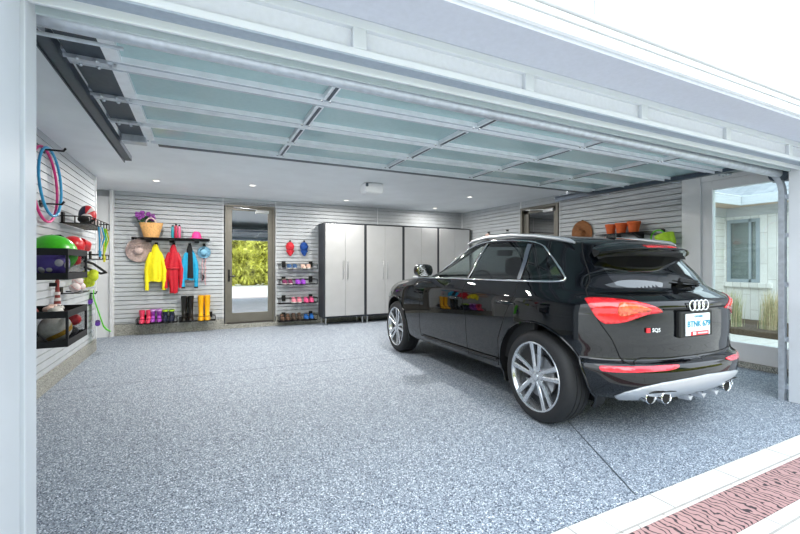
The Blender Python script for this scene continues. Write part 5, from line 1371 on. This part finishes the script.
# ------------------------------------------------------------------ camera, sky and lamps
cam = bpy.data.cameras.new('camera'); cam.sensor_width = 36; cam.lens = 407 / 800 * 36; cam.shift_y = -.00375
cam.clip_start = .02
co = bpy.data.objects.new('camera', cam); COL.objects.link(co)
co.location = (0, 0, 1.237); co.rotation_euler = (pi / 2, 0, -math.asin(.4401)); scene.camera = co
w = bpy.data.worlds.new('sky'); scene.world = w; w.use_nodes = True
N, L = w.node_tree.nodes, w.node_tree.links
bg = N['Background']
tc = N.new('ShaderNodeTexCoord'); sp = N.new('ShaderNodeSeparateXYZ'); L.new(tc.outputs['Generated'], sp.inputs[0])
rp = N.new('ShaderNodeValToRGB'); e = rp.color_ramp.elements
e[0].position = 0.0; e[0].color = (.88, .94, 1, 1); e[1].position = .7; e[1].color = (.76, .88, 1, 1)
L.new(sp.outputs['Z'], rp.inputs['Fac']); L.new(rp.outputs['Color'], bg.inputs['Color'])
bg.inputs['Strength'].default_value = SKY
scene.view_settings.view_transform = 'Standard'; scene.view_settings.look = 'None'
scene.view_settings.exposure = EXPO; scene.view_settings.gamma = 1.0
sun = bpy.data.lights.new('sun', 'SUN'); sun.energy = SUN; sun.angle = radians(50); sun.color = (1, .97, .92)
so = bpy.data.objects.new('sun', sun); COL.objects.link(so); so.rotation_euler = Vector((.6, 1, -.85)).to_track_quat('-Z', 'Y').to_euler()
# recessed ceiling lights, several of them added only to brighten the room
mat('lamp_glow', '#ffffff', .5, vary=0, emit='#fff6e8', estr=2.5)
spots = [(2.6, 7.72, 'above the left cabinets', .35), (4.75, 7.9, 'in front of the right-hand cabinets', .35), (4.55, 6.3, 'near the side door', .25), (.75, 6.9, 'in front of the back door, added for fill', 1),
         (.55, 4.7, 'nearest the left wall, added for fill', 1), (2.6, 4.6, 'above the middle of the car, added for fill', 1), (4.6, 4.5, 'above the car passenger side, added for fill', .12), (2.7, 6.6, 'between the bonnet and the cabinets, added for fill', 1), (-.6, 7.15, 'in front of the coat hooks, added for fill', .65)]
for x, y, wh, pw in spots:
    t = thing('ceiling_light', 'small round recessed downlight in the ceiling ' + wh, 'ceiling light', (x, y, ZC), 'recessed downlights in the garage ceiling, some added for fill')
    MB().lathe([(.062, 0), (.062, -.004), (.045, -.006), (.045, 0)], (x, y, ZC), (0, 0, 1), 24).build('trim_ring', 'white_plastic', t, smooth=40)
    MB().lathe([(.045, 0), (.045, -.003)], (x, y, ZC), (0, 0, 1), 24, cap1=True).build('lamp', 'lamp_glow', t)
    la = bpy.data.lights.new('downlight', 'AREA'); la.shape = 'DISK'; la.size = .16; la.energy = LAMP * pw; la.color = (1, .965, .91); la.spread = radians(180)
    lo = bpy.data.objects.new('downlight', la); COL.objects.link(lo); lo.location = (x, y, ZC - .012)
